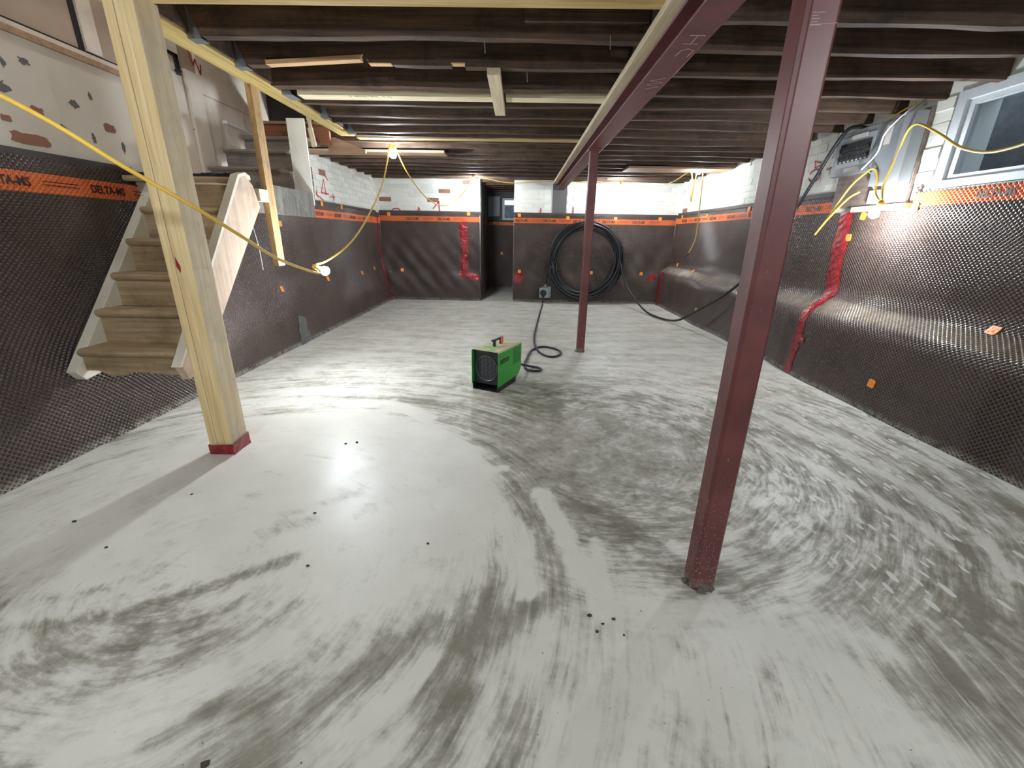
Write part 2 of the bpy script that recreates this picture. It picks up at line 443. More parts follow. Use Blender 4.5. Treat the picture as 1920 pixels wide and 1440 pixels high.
    col = t.mix(fac, olive, white)
    # splashes where the laitance broke into drops
    vo = t.n('ShaderNodeTexVoronoi'); vo.inputs['Scale'].default_value = 1.0; vo.inputs['Randomness'].default_value = 1.0
    mv = t.n('ShaderNodeMapping'); mv.inputs['Scale'].default_value = (24, 9, 1); mv.inputs['Rotation'].default_value = (0, 0, 0.25); t.l(PW, mv.inputs['Vector']); t.l(mv.outputs[0], vo.inputs['Vector'])
    dots = t.ramp(t.math('ADD', vo.outputs['Distance'], t.math('MULTIPLY', cloud, 0.6)), [(0.53, (1, 1, 1)), (0.58, (0, 0, 0))])
    col = t.mix(t.math('MULTIPLY', dots, att('drops')), col, s2l((222, 222, 217)))
    sp = t.noise(90, P, 2, 0.5)
    col = t.mix(t.ramp(sp, [(0.735, (0, 0, 0)), (0.76, (1, 1, 1))]), col, s2l((90, 84, 74)))
    t.bump(t.math('ADD', fac, t.math('MULTIPLY', cloud, 0.5)), 0.14, 0.006)
    rough = t.ramp(t.math('ADD', t.math('MULTIPLY', cloud, 0.6), t.math('MULTIPLY', fac, 0.4)), [(0.2, (0.62,) * 3), (0.75, (0.40,) * 3)])
    return t.done(col, rough, 0, 0.4)
M['floor'] = floor_mat()

# ------------------------------------------------------------------ floor
XL, XR, YN, YF = -2.62, 2.87, -1.6, 8.37        # wall planes
ZJ, ZD = 2.12, 2.31                             # joist undersides, deck underside
def seg_d(X, Y, pts):
    d = np.full(X.shape, 9.0)
    for (ax, ay), (bx, by) in zip(pts[:-1], pts[1:]):
        ux, uy = bx - ax, by - ay
        tt = np.clip(((X - ax) * ux + (Y - ay) * uy) / (ux * ux + uy * uy), 0, 1)
        d = np.minimum(d, np.hypot(X - ax - ux * tt, Y - ay - uy * tt))
    return d
def sst(a, b, x):
    q = np.clip((x - a) / (b - a), 0, 1); return q * q * (3 - 2 * q)
def build_floor():
    xs = np.arange(-2.75, 3.05, 0.03)
    ys = np.concatenate([np.arange(-1.75, 0.3, 0.12), np.arange(0.3, 5.0, 0.03), np.arange(5.0, 10.8, 0.09)])
    X, Y = np.meshgrid(xs, ys)
    def blob(cx, cy, r, soft): return 1 - sst(r - soft, r + soft, np.hypot(X - cx, Y - cy))
    far = sst(3.0, 4.2, Y)
    dust = 0.43 + 0.07 * far
    amp = 0.30 - 0.16 * far
    left = 1 - sst(-1.3, -0.2, X)
    dust = dust + left * (1 - far) * 0.10
    near = 1 - sst(0.9, 1.7, Y)
    def put(mask, val):
        nonlocal dust
        dust = dust * (1 - mask) + val * mask
    put(blob(0.25, 2.30, 0.70, 0.35) * 0.9, 0.33)
    put(blob(-1.2, 1.62, 1.16, 0.10), 0.78)                                   # big white disc
    put((1 - sst(-2.2, -1.6, X)) * sst(0.8, 1.3, Y) * (1 - sst(2.3, 3.2, Y)) * 0.8, 0.60)
    put((1 - sst(-0.25, 0.05, X)) * (1 - sst(0.95, 1.45, Y)) * 0.9, 0.50)      # streaky fan in front
    put(blob(0.14, 0.95, 0.26, 0.12) * 0.85, 0.28)
    put(blob(0.50, 0.48, 0.72, 0.05), 0.66)                                   # lower right disc
    put(blob(1.75, 0.85, 0.5, 0.12) * (X > 1.05), 0.27)
    put(sst(1.45, 1.7, X) * sst(0.95, 1.15, Y) * (1 - sst(1.5, 2.3, Y)) * 0.8, 0.30)
    put(1 - sst(0.0, 0.22, 2.62 - X), 0.62)
    put((1 - sst(0.0, 0.2, X + 2.42)) * 0.8, 0.55)
    for pts, w, val in (([(0.13, 1.80), (0.20, 1.55), (0.26, 1.32), (0.29, 1.12)], 0.045, 0.98), ([(0.34, 1.45), (0.33, 1.25), (0.31, 1.10)], 0.03, 0.95),
                        ([(0.22, 1.2), (0.245, 0.95), (0.23, 0.6)], 0.05, 0.62),
                        ([(1.55, 2.45), (1.75, 2.0), (1.84, 1.62), (1.80, 1.40)], 0.035, 0.9), ([(1.98, 2.3), (2.06, 1.9), (2.02, 1.55), (1.92, 1.32)], 0.035, 0.9),
                        ([(1.2, 3.6), (1.75, 3.0), (2.1, 2.4)], 0.08, 0.62), ([(0.65, 1.13), (0.95, 1.1), (1.15, 1.0)], 0.06, 0.72),
                        ([(-1.3, 2.93), (-0.95, 2.95), (-0.62, 2.68)], 0.06, 0.95), ([(-1.5, 2.6), (-1.0, 2.72), (-0.6, 2.4)], 0.05, 0.9),
                        ([(-0.35, 2.05), (-0.15, 1.75), (0.02, 1.5), (0.06, 1.2)], 0.05, 0.95), ([(-0.24, 1.98), (-0.06, 2.03)], 0.03, 0.85),
                        ([(-1.05, 0.62), (-0.75, 0.95), (-0.45, 1.2)], 0.07, 0.75), ([(-0.4, 0.62), (-0.22, 0.9)], 0.06, 0.78)):
        put((1 - sst(w * 0.5, w * 1.4, seg_d(X, Y, pts))) * (0.6 if X.size and pts[0][0] > 0.6 else 0.9), val)
    for pts, w, val in (([(-1.85, 0.95), (-1.5, 0.99), (-1.2, 1.08), (-0.85, 1.32)], 0.035, 0.12), ([(-1.7, 0.80), (-1.35, 0.86), (-1.05, 1.0), (-0.9, 1.15)], 0.03, 0.2), ([(-1.25, 0.75), (-0.95, 0.92)], 0.04, 0.2), ([(-1.0, 1.6), (-0.75, 1.78)], 0.03, 0.4),
                        ([(-0.6, 0.66), (-0.42, 0.86), (-0.26, 1.02)], 0.06, 0.10), ([(-0.78, 0.64), (-0.66, 0.78)], 0.04, 0.25), ([(-0.3, 0.72), (-0.18, 0.92), (-0.1, 1.1)], 0.035, 0.15), ([(-0.2, 0.62), (-0.12, 0.8)], 0.06, 0.10), ([(-0.02, 0.62), (0.02, 0.85)], 0.05, 0.1),
                        ([(-1.1, 1.45), (-0.9, 1.55)], 0.05, 0.42), ([(-1.75, 1.65), (-1.3, 1.35)], 0.05, 0.5)):
        m = (1 - sst(w * 0.2, w * 1.6, seg_d(X, Y, pts))); put(m * 0.75, val + 0.12)
    w_b = sst(-0.1, 0.5, X) * sst(0.9, 1.3, Y)
    w_c = sst(0.1, 0.4, X) * (1 - sst(0.95, 1.25, Y))
    w_far = far
    amp = np.where(blob(-1.2, 1.62, 1.1, 0.1) > 0.5, 0.15, amp); amp = amp + 0.10 * near * left
    amp = amp * (0.25 + 0.75 * sst(0.25, 0.8, np.hypot(X - 0.55, Y - 2.35)))
    drops = sst(0.9, 1.5, X) * (1 - sst(2.6, 4.2, Y)) * sst(0.95, 1.2, Y) * 0.9
    olive = blob(0.12, 3.1, 0.35, 0.2) * sst(-0.2, 0.1, X)
    put(olive * 0.7, 0.22)
    nx, ny = len(xs), len(ys)
    co = np.stack([X.ravel(), Y.ravel(), np.zeros(X.size)], 1)
    idx = np.arange(nx * ny).reshape(ny, nx)
    q = np.stack([idx[:-1, :-1].ravel(), idx[:-1, 1:].ravel(), idx[1:, 1:].ravel(), idx[1:, :-1].ravel()], 1)
    me = bpy.data.meshes.new('floor')
    me.vertices.add(len(co)); me.vertices.foreach_set('co', co.ravel())
    me.loops.add(q.size); me.loops.foreach_set('vertex_index', q.ravel())
    me.polygons.add(len(q)); me.polygons.foreach_set('loop_start', np.arange(0, q.size, 4)); 
    me.update(calc_edges=True)
    for n, a in (('dust', dust), ('amp', amp), ('w_b', w_b), ('w_c', w_c), ('w_far', w_far), ('drops', drops), ('olive', olive)):
        at = me.attributes.new(n, 'FLOAT', 'POINT'); at.data.foreach_set('value', a.ravel().astype(np.float32))
    me.materials.append(M['floor'])
    o = bpy.data.objects.new('floor', me); C.objects.link(o); o['kind'] = 'structure'
build_floor()

# ------------------------------------------------------------------ walls
AX0, AX1, AY = -0.74, -0.12, 10.45      # alcove behind the far wall
wl = struct('wall_left', MB().box(XL - 0.2, XL, YN - 0.1, 3.36, -0.05, 2.13).box(XL - 0.2, XL, 3.36, 5.62, -0.05, 1.5).box(XL - 0.2, XL, 5.62, YF + 0.2, -0.05, ZD), M['plaster'])
struct('wall_right', MB().box(XR, XR + 0.3, 3.32, YF + 0.2, -0.05, ZD).box(XR, XR + 0.3, YN - 0.1, 1.7, -0.05, ZD).box(XR, XR + 0.3, 1.7, 3.32, -0.05, 1.55)
       .box(XR, XR + 0.3, 1.7, 3.32, 2.14, ZD), M['whitewall'])
wr = bpy.data.objects['wall_right']
wf = struct('wall_back', MB().box(XL - 0.2, AX0, YF, YF + 0.25, -0.05, ZD).box(AX1, XR + 0.3, YF, YF + 0.25, -0.05, ZD), M['whitewall'])
struct('wall_alcove', MB().box(AX0 - 0.15, AX0, YF + 0.25, AY + 0.2, -0.05, ZD).box(AX1, AX1 + 0.15, YF + 0.25, AY + 0.2, -0.05, ZD)
       .box(AX0, AX1, AY, AY + 0.2, -0.05, 1.53).box(AX0, -0.42, AY, AY + 0.2, 1.53, ZD).box(-0.42, AX1, AY, AY + 0.2, 2.0, ZD), M['curb'])
struct('wall_front', MB().box(XL - 0.2, XR + 0.3, YN - 0.2, YN, -0.05, 3.5), M['whitewall'])
# stairwell above the basement
ws = struct('wall_stairwell', MB().box(XL - 0.22, XL - 0.02, YN - 0.1, 3.36, 2.13, 3.5).box(XL - 0.12, XL - 0.02, 3.36, 5.1, 1.5, 3.5)
       .box(-1.70, -1.60, 1.0, 5.1, 2.33, 3.5).box(XL - 0.2, -1.6, 0.9, 1.0, 2.33, 3.5), M['drywall'])
struct('stairhead_shade_fill', MB().box(XL - 0.1, -1.70, 5.0, 5.1, 2.25, 3.5), M['dark'])  # near-black sheet painting the shade of the opening above the header board
struct('ceiling_stairwell', MB().box(XL - 0.2, -1.6, 0.9, 5.1, 3.5, 3.6), M['drywall'])

# ------------------------------------------------------------------ ceiling: deck, floorboards, joists
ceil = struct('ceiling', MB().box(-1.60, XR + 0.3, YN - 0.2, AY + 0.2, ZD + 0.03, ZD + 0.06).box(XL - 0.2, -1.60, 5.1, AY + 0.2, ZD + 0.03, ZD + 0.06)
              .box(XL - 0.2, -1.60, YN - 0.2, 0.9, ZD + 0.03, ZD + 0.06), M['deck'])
def wobble_joist(x0, x1, y0, th, seed, zb=ZJ, notches=()):
    """old joist across the room, underside a little uneven; notches (xa, xb, depth)"""
    rnd = random.Random(seed)
    xs = list(np.arange(x0, x1, 0.22)) + [x1]
    for a, b, d in notches: xs += [a, a + 0.004, b - 0.004, b]
    xs = sorted(x for x in xs if x0 <= x <= x1)
    mb = MB(); vs = []; fs = []
    for x in xs:
        z = zb + 0.004 * math.sin(x * 3.1 + seed) + rnd.uniform(-0.0025, 0.0025); yy = y0 + 0.004 * math.sin(x * 1.3 + seed * 2)
        for a, b, d in notches:
            if a + 0.001 < x < b - 0.001: z += d
        vs += [(x, yy, z), (x, yy + th, z + rnd.uniform(-0.002, 0.004)), (x, yy + th, ZD), (x, yy, ZD)]
    for i in range(len(xs) - 1):
        for k in range(4): fs.append((i * 4 + k, i * 4 + (k + 1) % 4, i * 4 + 4 + (k + 1) % 4, i * 4 + 4 + k))
    fs += [(3, 2, 1, 0), tuple(range(len(vs) - 4, len(vs)))]
    return mb.add(vs, fs)
XB = 0.70     # beam line
LT = -1.685   # right face of the trimmer
for i, y in enumerate([-1.35, -0.95, -0.55, -0.15, 0.25, 0.65, 1.05, 1.45, 1.82]):
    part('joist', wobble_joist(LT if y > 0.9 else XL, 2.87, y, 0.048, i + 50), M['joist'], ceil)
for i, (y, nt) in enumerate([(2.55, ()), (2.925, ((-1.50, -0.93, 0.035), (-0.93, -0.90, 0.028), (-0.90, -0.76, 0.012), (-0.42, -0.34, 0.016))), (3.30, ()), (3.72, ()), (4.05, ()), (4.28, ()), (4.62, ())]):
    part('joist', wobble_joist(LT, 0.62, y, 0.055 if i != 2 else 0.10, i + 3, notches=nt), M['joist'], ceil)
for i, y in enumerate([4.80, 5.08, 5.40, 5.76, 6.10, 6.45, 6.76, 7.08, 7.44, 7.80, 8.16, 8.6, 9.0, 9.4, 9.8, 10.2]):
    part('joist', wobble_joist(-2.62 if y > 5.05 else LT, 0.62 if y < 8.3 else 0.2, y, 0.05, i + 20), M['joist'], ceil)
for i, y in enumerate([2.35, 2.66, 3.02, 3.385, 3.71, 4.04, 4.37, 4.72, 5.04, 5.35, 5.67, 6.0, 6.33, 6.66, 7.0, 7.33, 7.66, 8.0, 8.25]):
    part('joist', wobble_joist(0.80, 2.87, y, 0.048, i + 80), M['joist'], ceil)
part('joist', MB().box(LT, 0.60, 2.12, 2.235, ZJ - 0.004, ZD), M['lumber_x'], ceil, label='new yellowish lumber joist across the near edge of the opening')
part('joist', MB().box(LT + 0.10, -0.22, 3.455, 3.565, ZJ - 0.012, ZD).box(-0.12, 0.60, 3.455, 3.565, ZJ - 0.012, ZD), M['lumber_pale_x'], ceil, label='pale new lumber sistered beside an old joist')
part('joist', MB().box(LT, 0.60, 4.87, 4.965, ZJ - 0.006, ZD), M['lumber_x'], ceil, label='newer tan lumber joist half way down the room')
part('joist_sister', MB().box(-0.0, 0.60, 2.50, 2.545, ZJ + 0.055, ZD), M['joist'], ceil)
part('joist_sister', MB().box(0.05, 0.60, 4.13, 4.17, ZJ + 0.02, ZD), M['joist'], ceil)
part('ledger_board', MB().box(-2.60, -0.90, 5.50, 5.75, ZJ - 0.03, ZJ - 0.006), M['header'], ceil, label='light flat board nailed under the joists by a bulb')
part('ledger_board', MB().box(1.45, 2.86, 6.4, 6.8, ZJ - 0.03, ZJ - 0.006), M['header'], ceil, label='light flat board nailed under the far joists')
part('torn_joist_edge', MB().hexa([(-1.50, 2.915, ZJ - 0.004), (-0.95, 2.915, ZJ + 0.026), (-0.95, 2.98, ZJ + 0.03), (-1.50, 2.98, ZJ), (-1.50, 2.915, ZJ + 0.018), (-0.93, 2.915, ZJ + 0.05), (-0.93, 2.98, ZJ + 0.05), (-1.50, 2.98, ZJ + 0.02)]), M['broken'], ceil, label='freshly torn orange wood on a notched joist')
part('torn_joist_edge', MB().box(-0.90, -0.77, 2.918, 2.965, ZJ + 0.008, ZJ + 0.012), M['broken'], ceil)
part('torn_joist_edge', MB().box(-0.42, -0.34, 2.918, 2.965, ZJ + 0.012, ZJ + 0.018), M['broken'], ceil)
bd = MB().box(-0.068, 0.068, 0, 1, 0, 0.025).mesh('floorboard'); bd.materials.append(M['deck'])
def boards(x0, x1, y0, y1):
    x = x0
    while x < x1 - 0.05:
        o = bpy.data.objects.new('floorboard', bd); C.objects.link(o); o.parent = ceil
        o.location = (x + 0.07, y0, ZD); o.scale = (1, y1 - y0, 1); x += 0.14
boards(-1.60, XR, YN, YF); boards(-2.62, -1.60, 5.1, YF)
zs = ZJ - 0.0125; r_ = random.Random(31); stamp = MB(); x = -1.22
while x < -0.93:
    stamp.ribbon([(x, 3.462, zs), (x + r_.uniform(0.01, 0.03), 3.485 + r_.uniform(-0.01, 0.01), zs)], 0.004, (0, 0, -1), 0.0008); x += r_.uniform(0.02, 0.05)
part('grade_stamp', stamp, M['blackprint'], ceil, label='row of black stamp marks on the pale joist', kind='stuff')
# nails sticking out below
for x, y in ((-0.20, 2.58), (0.42, 2.52), (0.02, 3.0)):
    part('nail', MB().cyl((x, y, ZJ + 0.01), (x + 0.004, y, ZJ - 0.05), 0.0022, n=6), M['galv'], ceil)

# ------------------------------------------------------------------ dimple membrane
PITCH = 0.029
def profile(ctrl, n=400):
    """ctrl: (offset, z) from floor up -> dense table by arc length, corners rounded"""
    P = np.array(ctrl, float); 
    d = np.r_[0, np.cumsum(np.hypot(*np.diff(P, axis=0).T))]; s = np.linspace(0, d[-1], n)
    o = np.interp(s, d, P[:, 0]); z = np.interp(s, d, P[:, 1])
    k = np.hanning(41); k /= k.sum()
    pad = lambda a: np.r_[2 * a[0] - a[20:0:-1], a, 2 * a[-1] - a[-2:-22:-1]]
    o = np.convolve(pad(o), k, 'valid'); z = np.convolve(pad(z), k, 'valid')
    v = np.r_[0, np.cumsum(np.hypot(np.diff(o), np.diff(z)))]
    return v, o, z
class Surf:
    def __init__(self, org, U, N, ctrl, wob):
        self.org = np.array(org, float); self.U = np.array(U, float); self.N = np.array(N, float)
        self.v, self.o, self.z = profile(ctrl); self.wob = wob
    def v_at(self, z): return float(np.interp(z, self.z, self.v))
    def P(self, u, v):
        o = np.interp(v, self.v, self.o); z = np.interp(v, self.v, self.z)
        o = o + self.wob(u, z, v); o = 0.018 + np.logaddexp(0, (o - 0.018) * 120) / 120
        xy = self.org + np.multiply.outer(u, self.U) + np.multiply.outer(o, self.N)
        return np.concatenate([xy, z[..., None]], -1)
    def frame(self, u, v, e=0.01):
        u = np.asarray(u, float); v = np.asarray(v, float)
        a = self.P(u + e, v) - self.P(u - e, v); b = self.P(u, v + e) - self.P(u, v - e)
        a /= np.linalg.norm(a, axis=-1, keepdims=True); b /= np.linalg.norm(b, axis=-1, keepdims=True)
        n = np.cross(a, b); s = np.sign((n[..., :2] * self.N).sum(-1) + 0.2 * n[..., 2])[..., None]
        return a, b, n / np.linalg.norm(n, axis=-1, keepdims=True) * s

def cells_mesh(name, surf, uc, vc, fine, s0=9, s1=9):
    a = PITCH / 2
    k = 8 if fine else 4
    ang = np.arange(k) * 2 * np.pi / k
    if fine:
        ou = np.array([a, a / 2, 0, -a / 2, -a, -a / 2, 0, a / 2]); ov = np.array([0, a / 2, a, a / 2, 0, -a / 2, -a, -a / 2])
    else:
        ou = a * np.cos(ang); ov = a * np.sin(ang)
    r1, r2, dep = (0.0090, 0.0064, 0.0125) if fine else (0.0112, 0.0080, 0.0125)
    rings = [(ou, ov, 0), (r1 * np.cos(ang), r1 * np.sin(ang), 0.0), (r2 * np.cos(ang), r2 * np.sin(ang), -dep)]
    _, _, N = surf.frame(uc, vc)
    V = []; B = []
    for du, dv, h in rings:
        vq = vc[:, None] + dv[None]; B.append((s1 - s0) / 2 - np.abs(vq - (s0 + s1) / 2) + (0 if s0 < 8 else -1))
        p = surf.P(uc[:, None] + du[None], np.clip(vc[:, None] + dv[None], 0, None)); V.append(p + N[:, None, :] * h)
    V = np.concatenate(V, 1)                      # cells, 3k, 3
    nc = len(uc); base = (np.arange(nc) * 3 * k)[:, None, None]
    q = []
    for rr in (0, 1):
        for i in range(k):
            j = (i + 1) % k; q.append([rr * k + i, rr * k + j, (rr + 1) * k + j, (rr + 1) * k + i])
    q = (np.array(q)[None] + base).reshape(-1, 4)
    bot = (np.arange(2 * k, 3 * k)[None] + base[:, 0]).reshape(-1, k)
    if surf_flip(surf): q = q[:, ::-1]; bot = bot[:, ::-1]
    me = bpy.data.meshes.new(name)
    me.vertices.add(V.shape[0] * V.shape[1]); me.vertices.foreach_set('co', V.reshape(-1))
    me.loops.add(q.size + bot.size); me.loops.foreach_set('vertex_index', np.concatenate([q.ravel(), bot.ravel()]))
    me.polygons.add(len(q) + len(bot))
    me.polygons.foreach_set('loop_start', np.concatenate([np.arange(0, q.size, 4), q.size + np.arange(0, bot.size, k)]))
    me.update(calc_edges=True)
    me.polygons.foreach_set('use_smooth', np.ones(len(me.polygons), bool))
    at = me.attributes.new('ledge', 'FLOAT', 'POINT'); at.data.foreach_set('value', np.repeat(N[:, 2], 3 * k).astype(np.float32))
    at = me.attributes.new('band', 'FLOAT', 'POINT'); at.data.foreach_set('value', np.concatenate(B, 1).ravel().astype(np.float32))
    return me
def surf_flip(s):   # is U x Z pointing along N ?
    return not (s.U[1] * s.N[0] - s.U[0] * s.N[1] > 0)

def put_mesh(name, me, mat, parent, kind=None, label=None):
    me.materials.append(mat); o = bpy.data.objects.new(name, me); C.objects.link(o); o.parent = parent
    o.location = -parent.location
    if kind: o['kind'] = kind
    if label: o['label'] = label
    return o

def grid_mesh(surf, us, vs, h=0.0):
    Ug, Vg = np.meshgrid(us, vs); p = surf.P(Ug, Vg)
    if h: p = p + surf.frame(Ug, Vg)[2] * h
    nx = len(us); idx = np.arange(Ug.size).reshape(Ug.shape)
    q = np.stack([idx[:-1, :-1].ravel(), idx[:-1, 1:].ravel(), idx[1:, 1:].ravel(), idx[1:, :-1].ravel()], 1)
    mb = MB(); mb.v = [tuple(x) for x in p.reshape(-1, 3)]; mb.f = [tuple(x) for x in q]; return mb

clip_me = None
def clip_mesh():
    global clip_me
    if clip_me: return clip_me
    mb = MB(); s = 0.029; c = 0.007
    poly = [(-s + c, -s), (s - c, -s), (s, -s + c), (s, s - c), (s - c, s), (-s + c, s), (-s, s - c), (-s, -s + c)]
    mb.prism(poly, 2, 0.0, 0.006)
    mb.cyl((0, 0, 0.006), (0, 0, 0.0085), 0.010, n=12)
    for a, b in ((1, 1), (-1, 1), (1, -1), (-1, -1)): mb.cyl((a * 0.014, b * 0.014, 0.006), (a * 0.014, b * 0.014, 0.0075), 0.0045, n=8)
    clip_me = mb.mesh('fastener'); fixnormals(clip_me); clip_me.materials.append(M['orange']); return clip_me

def membrane(label, surf, u0, u1, top, stripe, fine_to, loc, clips=(), texts=(), skip=None, text_dir=1, flat=0.012, mat='membrane'):
    root = thing('dimple_membrane', label, 'membrane', loc)
    vt = surf.v_at(top) - flat
    s0, s1 = (surf.v_at(stripe[0]), surf.v_at(stripe[1])) if stripe else (9, 9)
    nu = int((u1 - u0) / PITCH); nv = int(vt / (PITCH / 2))
    I, J = np.meshgrid(np.arange(nu), np.arange(1, nv))
    uc = (u0 + (I + 0.5 + 0.5 * (J % 2)) * PITCH).ravel(); vc = (J * PITCH / 2).ravel()
    ok = uc < u1 - 0.01
    if skip is not None: ok &= ~skip(uc, np.interp(vc, surf.v, surf.z))
    uc, vc = uc[ok], vc[ok]
    ins = (vc > s0) & (vc < s1)
    world_y = surf.org[1] + uc * surf.U[1]
    fine = world_y < fine_to
    for nm, sel, mt in (('dimple_sheet', ~ins, M[mat]), ('printed_band', ins, M[mat])):
        for fi in (True, False):
            k = sel & (fine == fi)
            if k.any(): put_mesh(nm, cells_mesh(nm, surf, uc[k], vc[k], fi, s0, s1), mt, root, 'stuff')
    # flat upper edge
    us = np.arange(u0, u1, 0.05)
    if skip is None:
        part('flat_edge', grid_mesh(surf, np.r_[us, u1], np.linspace(vt - 0.03, vt + flat, 4), -0.002), M['membrane_flat'], root, smooth=True)
    for u, z in clips:
        v = surf.v_at(z); a, b, n = surf.frame(u, v); p = surf.P(np.array(u), np.array(v))
        o = bpy.data.objects.new('fastener', clip_mesh()); C.objects.link(o); o.parent = root
        mw = Matrix.Identity(4)
        x = np.cross(b, n)
        for i in range(3): mw[i][0], mw[i][1], mw[i][2], mw[i][3] = x[i], b[i], n[i], p[i] + n[i] * 0.002 - root.location[i]
        o.matrix_local = mw @ Matrix.Rotation(random.uniform(-0.15, 0.15), 4, 'Z')
    for u, s in texts:
        vs, fs = text_polys(s, 0.062)
        vmid = surf.v_at((stripe[0] + stripe[1]) / 2) - 0.021
        uu = u + text_dir * vs[:, 0] * 0.82; vv = vmid + vs[:, 1]
        p = surf.P(uu, vv) + surf.frame(uu, vv)[2] * 0.0022
        mb = MB(); mb.v = [tuple(x) for x in p]; mb.f = fs
        part('lettering', mb, M['blackprint'], root)
        for dv in (0.012, 0.03):        # thin rules between the words
            ru = np.linspace(u + text_dir * 0.30, u + text_dir * 0.50, 6)
            if ru.min() > u0 and ru.max() < u1:
                part('printed_rule', grid_mesh(surf, ru, np.array([vmid + dv, vmid + dv + 0.004]), 0.0022), M['blackprint'], root)
    return root

def tape(surf, pts, w, parent, seed=0, label='glossy red sealing tape', mat='tape'):
    """strip of tape laid over the sheet through (u, z) points; crumpled edges"""
    rnd = random.Random(seed)
    pv = [(u, surf.v_at(z)) for u, z in pts]; path = []
    for (a, b), (c, d) in zip(pv[:-1], pv[1:]):
        n = max(2, int(math.hypot(c - a, d - b) / 0.025))
        for i in range(n): path.append((a + (c - a) * i / n, b + (d - b) * i / n))
    path.append(pv[-1]); m = 5; V = []
    for i, (u, v) in enumerate(path):
        q = path[min(i + 1, len(path) - 1)]; r = path[max(i - 1, 0)]; du, dv = q[0] - r[0], q[1] - r[1]; l = math.hypot(du, dv) or 1; nu, nv = -dv / l, du / l
        ww = w * rnd.uniform(0.42, 0.56)
        for k in range(m):
            t = (k / (m - 1) * 2 - 1) * ww; V.append((u + nu * t, max(v + nv * t, 0.0), (0.004 if k in (0, m - 1) else rnd.uniform(0.005, 0.016))))
    V = np.array(V); p = surf.P(V[:, 0], V[:, 1]) + surf.frame(V[:, 0], V[:, 1])[2] * V[:, 2:3]
    mb = MB(); mb.v = [tuple(x) for x in p]
    for i in range(len(path) - 1):
        for k in range(m - 1): mb.f.append((i * m + k, i * m + k + 1, (i + 1) * m + k + 1, (i + 1) * m + k))
    return part('sealing_tape', mb, M[mat], parent, label=label)

def wr_wob(u, z, v):
    y = u
    front = 0.02 * np.sin(y * 2.3) + 0.012 * np.sin(y * 5.1 + 1)
    return front * np.clip((1.3 - z) * 1.2, 0, 1) + 0.016 * np.sin(y * 3.4 + z * 5) * np.exp(-((z - 0.95) / 0.3) ** 2)
SR = Surf((XR, 0), (0, 1), (-1, 0), [(0.27, 0.0), (0.262, 0.25), (0.25, 0.54), (0.215, 0.605), (0.055, 0.71), (0.02, 0.80), (0.015, 1.3), (0.012, 1.66)], wr_wob)
mr = membrane('brown dimpled membrane with orange band covering the right wall and its low bench', SR, 0.4, 8.35, 1.615, (1.445, 1.535), 5.2, (2.6, 4.3, 0),
              clips=[(2.52, 0.715), (2.98, 0.22), (3.93, 1.23), (3.83, 1.40), (3.36, 1.44), (5.75, 1.56), (7.0, 1.53), (8.05, 1.56), (7.1, 0.70), (7.95, 0.75), (6.2, 0.22)],
              texts=[(y, 'DELTA-MS') for y in (8.05, 7.48, 6.9, 6.33, 5.76, 5.19, 4.62, 2.95, 2.38, 1.8)], text_dir=-1,
              skip=lambda u, z: (z > 1.545) & (u < 3.36) | (z > 1.44) & (u > 3.40) & (u < 4.24))
tape(SR, [(4.03, 1.44), (4.0, 0.9), (3.95, 0.72)], 0.17, mr, 1)
tape(SR, [(3.97, 0.74), (3.92, 0.60), (3.89, 0.42), (3.92, 0.02)], 0.11, mr, 2)
tape(SR, [(8.16, 0.60), (8.12, 0.50), (8.14, 0.0)], 0.10, mr, 3)
tape(SR, [(3.97, 0.33), (3.79, 0.35)], 0.05, mr, 4)

def wl_wob(u, z, v):
    y = u
    return (0.03 * np.sin(y * 2.0 + 0.6) + 0.018 * np.sin(y * 4.3 + z * 3)) * np.clip((1.35 - z), 0, 1) * np.clip(z * 4, 0, 1) + 0.05 * np.exp(-((y - 2.45) / 0.5) ** 2 - ((z - 0.36) / 0.14) ** 2)
SL = Surf((XL, 0), (0, 1), (1, 0), [(0.20, 0.0), (0.185, 0.30), (0.15, 0.45), (0.06, 0.72), (0.03, 0.95), (0.018, 1.3), (0.014, 1.66)], wl_wob)
ml = membrane('brown dimpled membrane with orange band on the left wall behind the stairs', SL, 0.4, 8.35, 1.58, (1.375, 1.475), 5.6, (-2.45, 4.3, 0),
              clips=[(5.95, 1.55), (6.6, 1.55), (4.85, 1.28), (4.55, 0.62), (5.7, 0.62), (6.9, 0.60), (7.6, 0.62)],
              texts=[(y, 'DELTA-MS') for y in (1.62, 2.19, 2.76, 5.75, 6.32, 6.89, 7.46)], text_dir=1,
              skip=lambda u, z: (z > 1.372) & (u > 3.1) & (u < 5.62))
part('flat_edge', grid_mesh(SL, np.arange(0.4, 3.12, 0.05), np.linspace(SL.v_at(1.545), SL.v_at(1.585), 4), -0.002), M['membrane_flat'], ml, smooth=True)
part('flat_edge', grid_mesh(SL, np.arange(5.62, 8.2, 0.05), np.linspace(SL.v_at(1.545), SL.v_at(1.585), 4), -0.002), M['membrane_flat'], ml, smooth=True)
part('flat_edge', grid_mesh(SR, np.arange(4.25, 8.35, 0.05), np.linspace(SR.v_at(1.585), SR.v_at(1.625), 4), -0.002), M['membrane_flat'], mr, smooth=True)
tape(SL, [(8.19, 1.55), (8.19, 0.9), (8.16, 0.42), (8.16, 0.0)], 0.05, ml, 6)

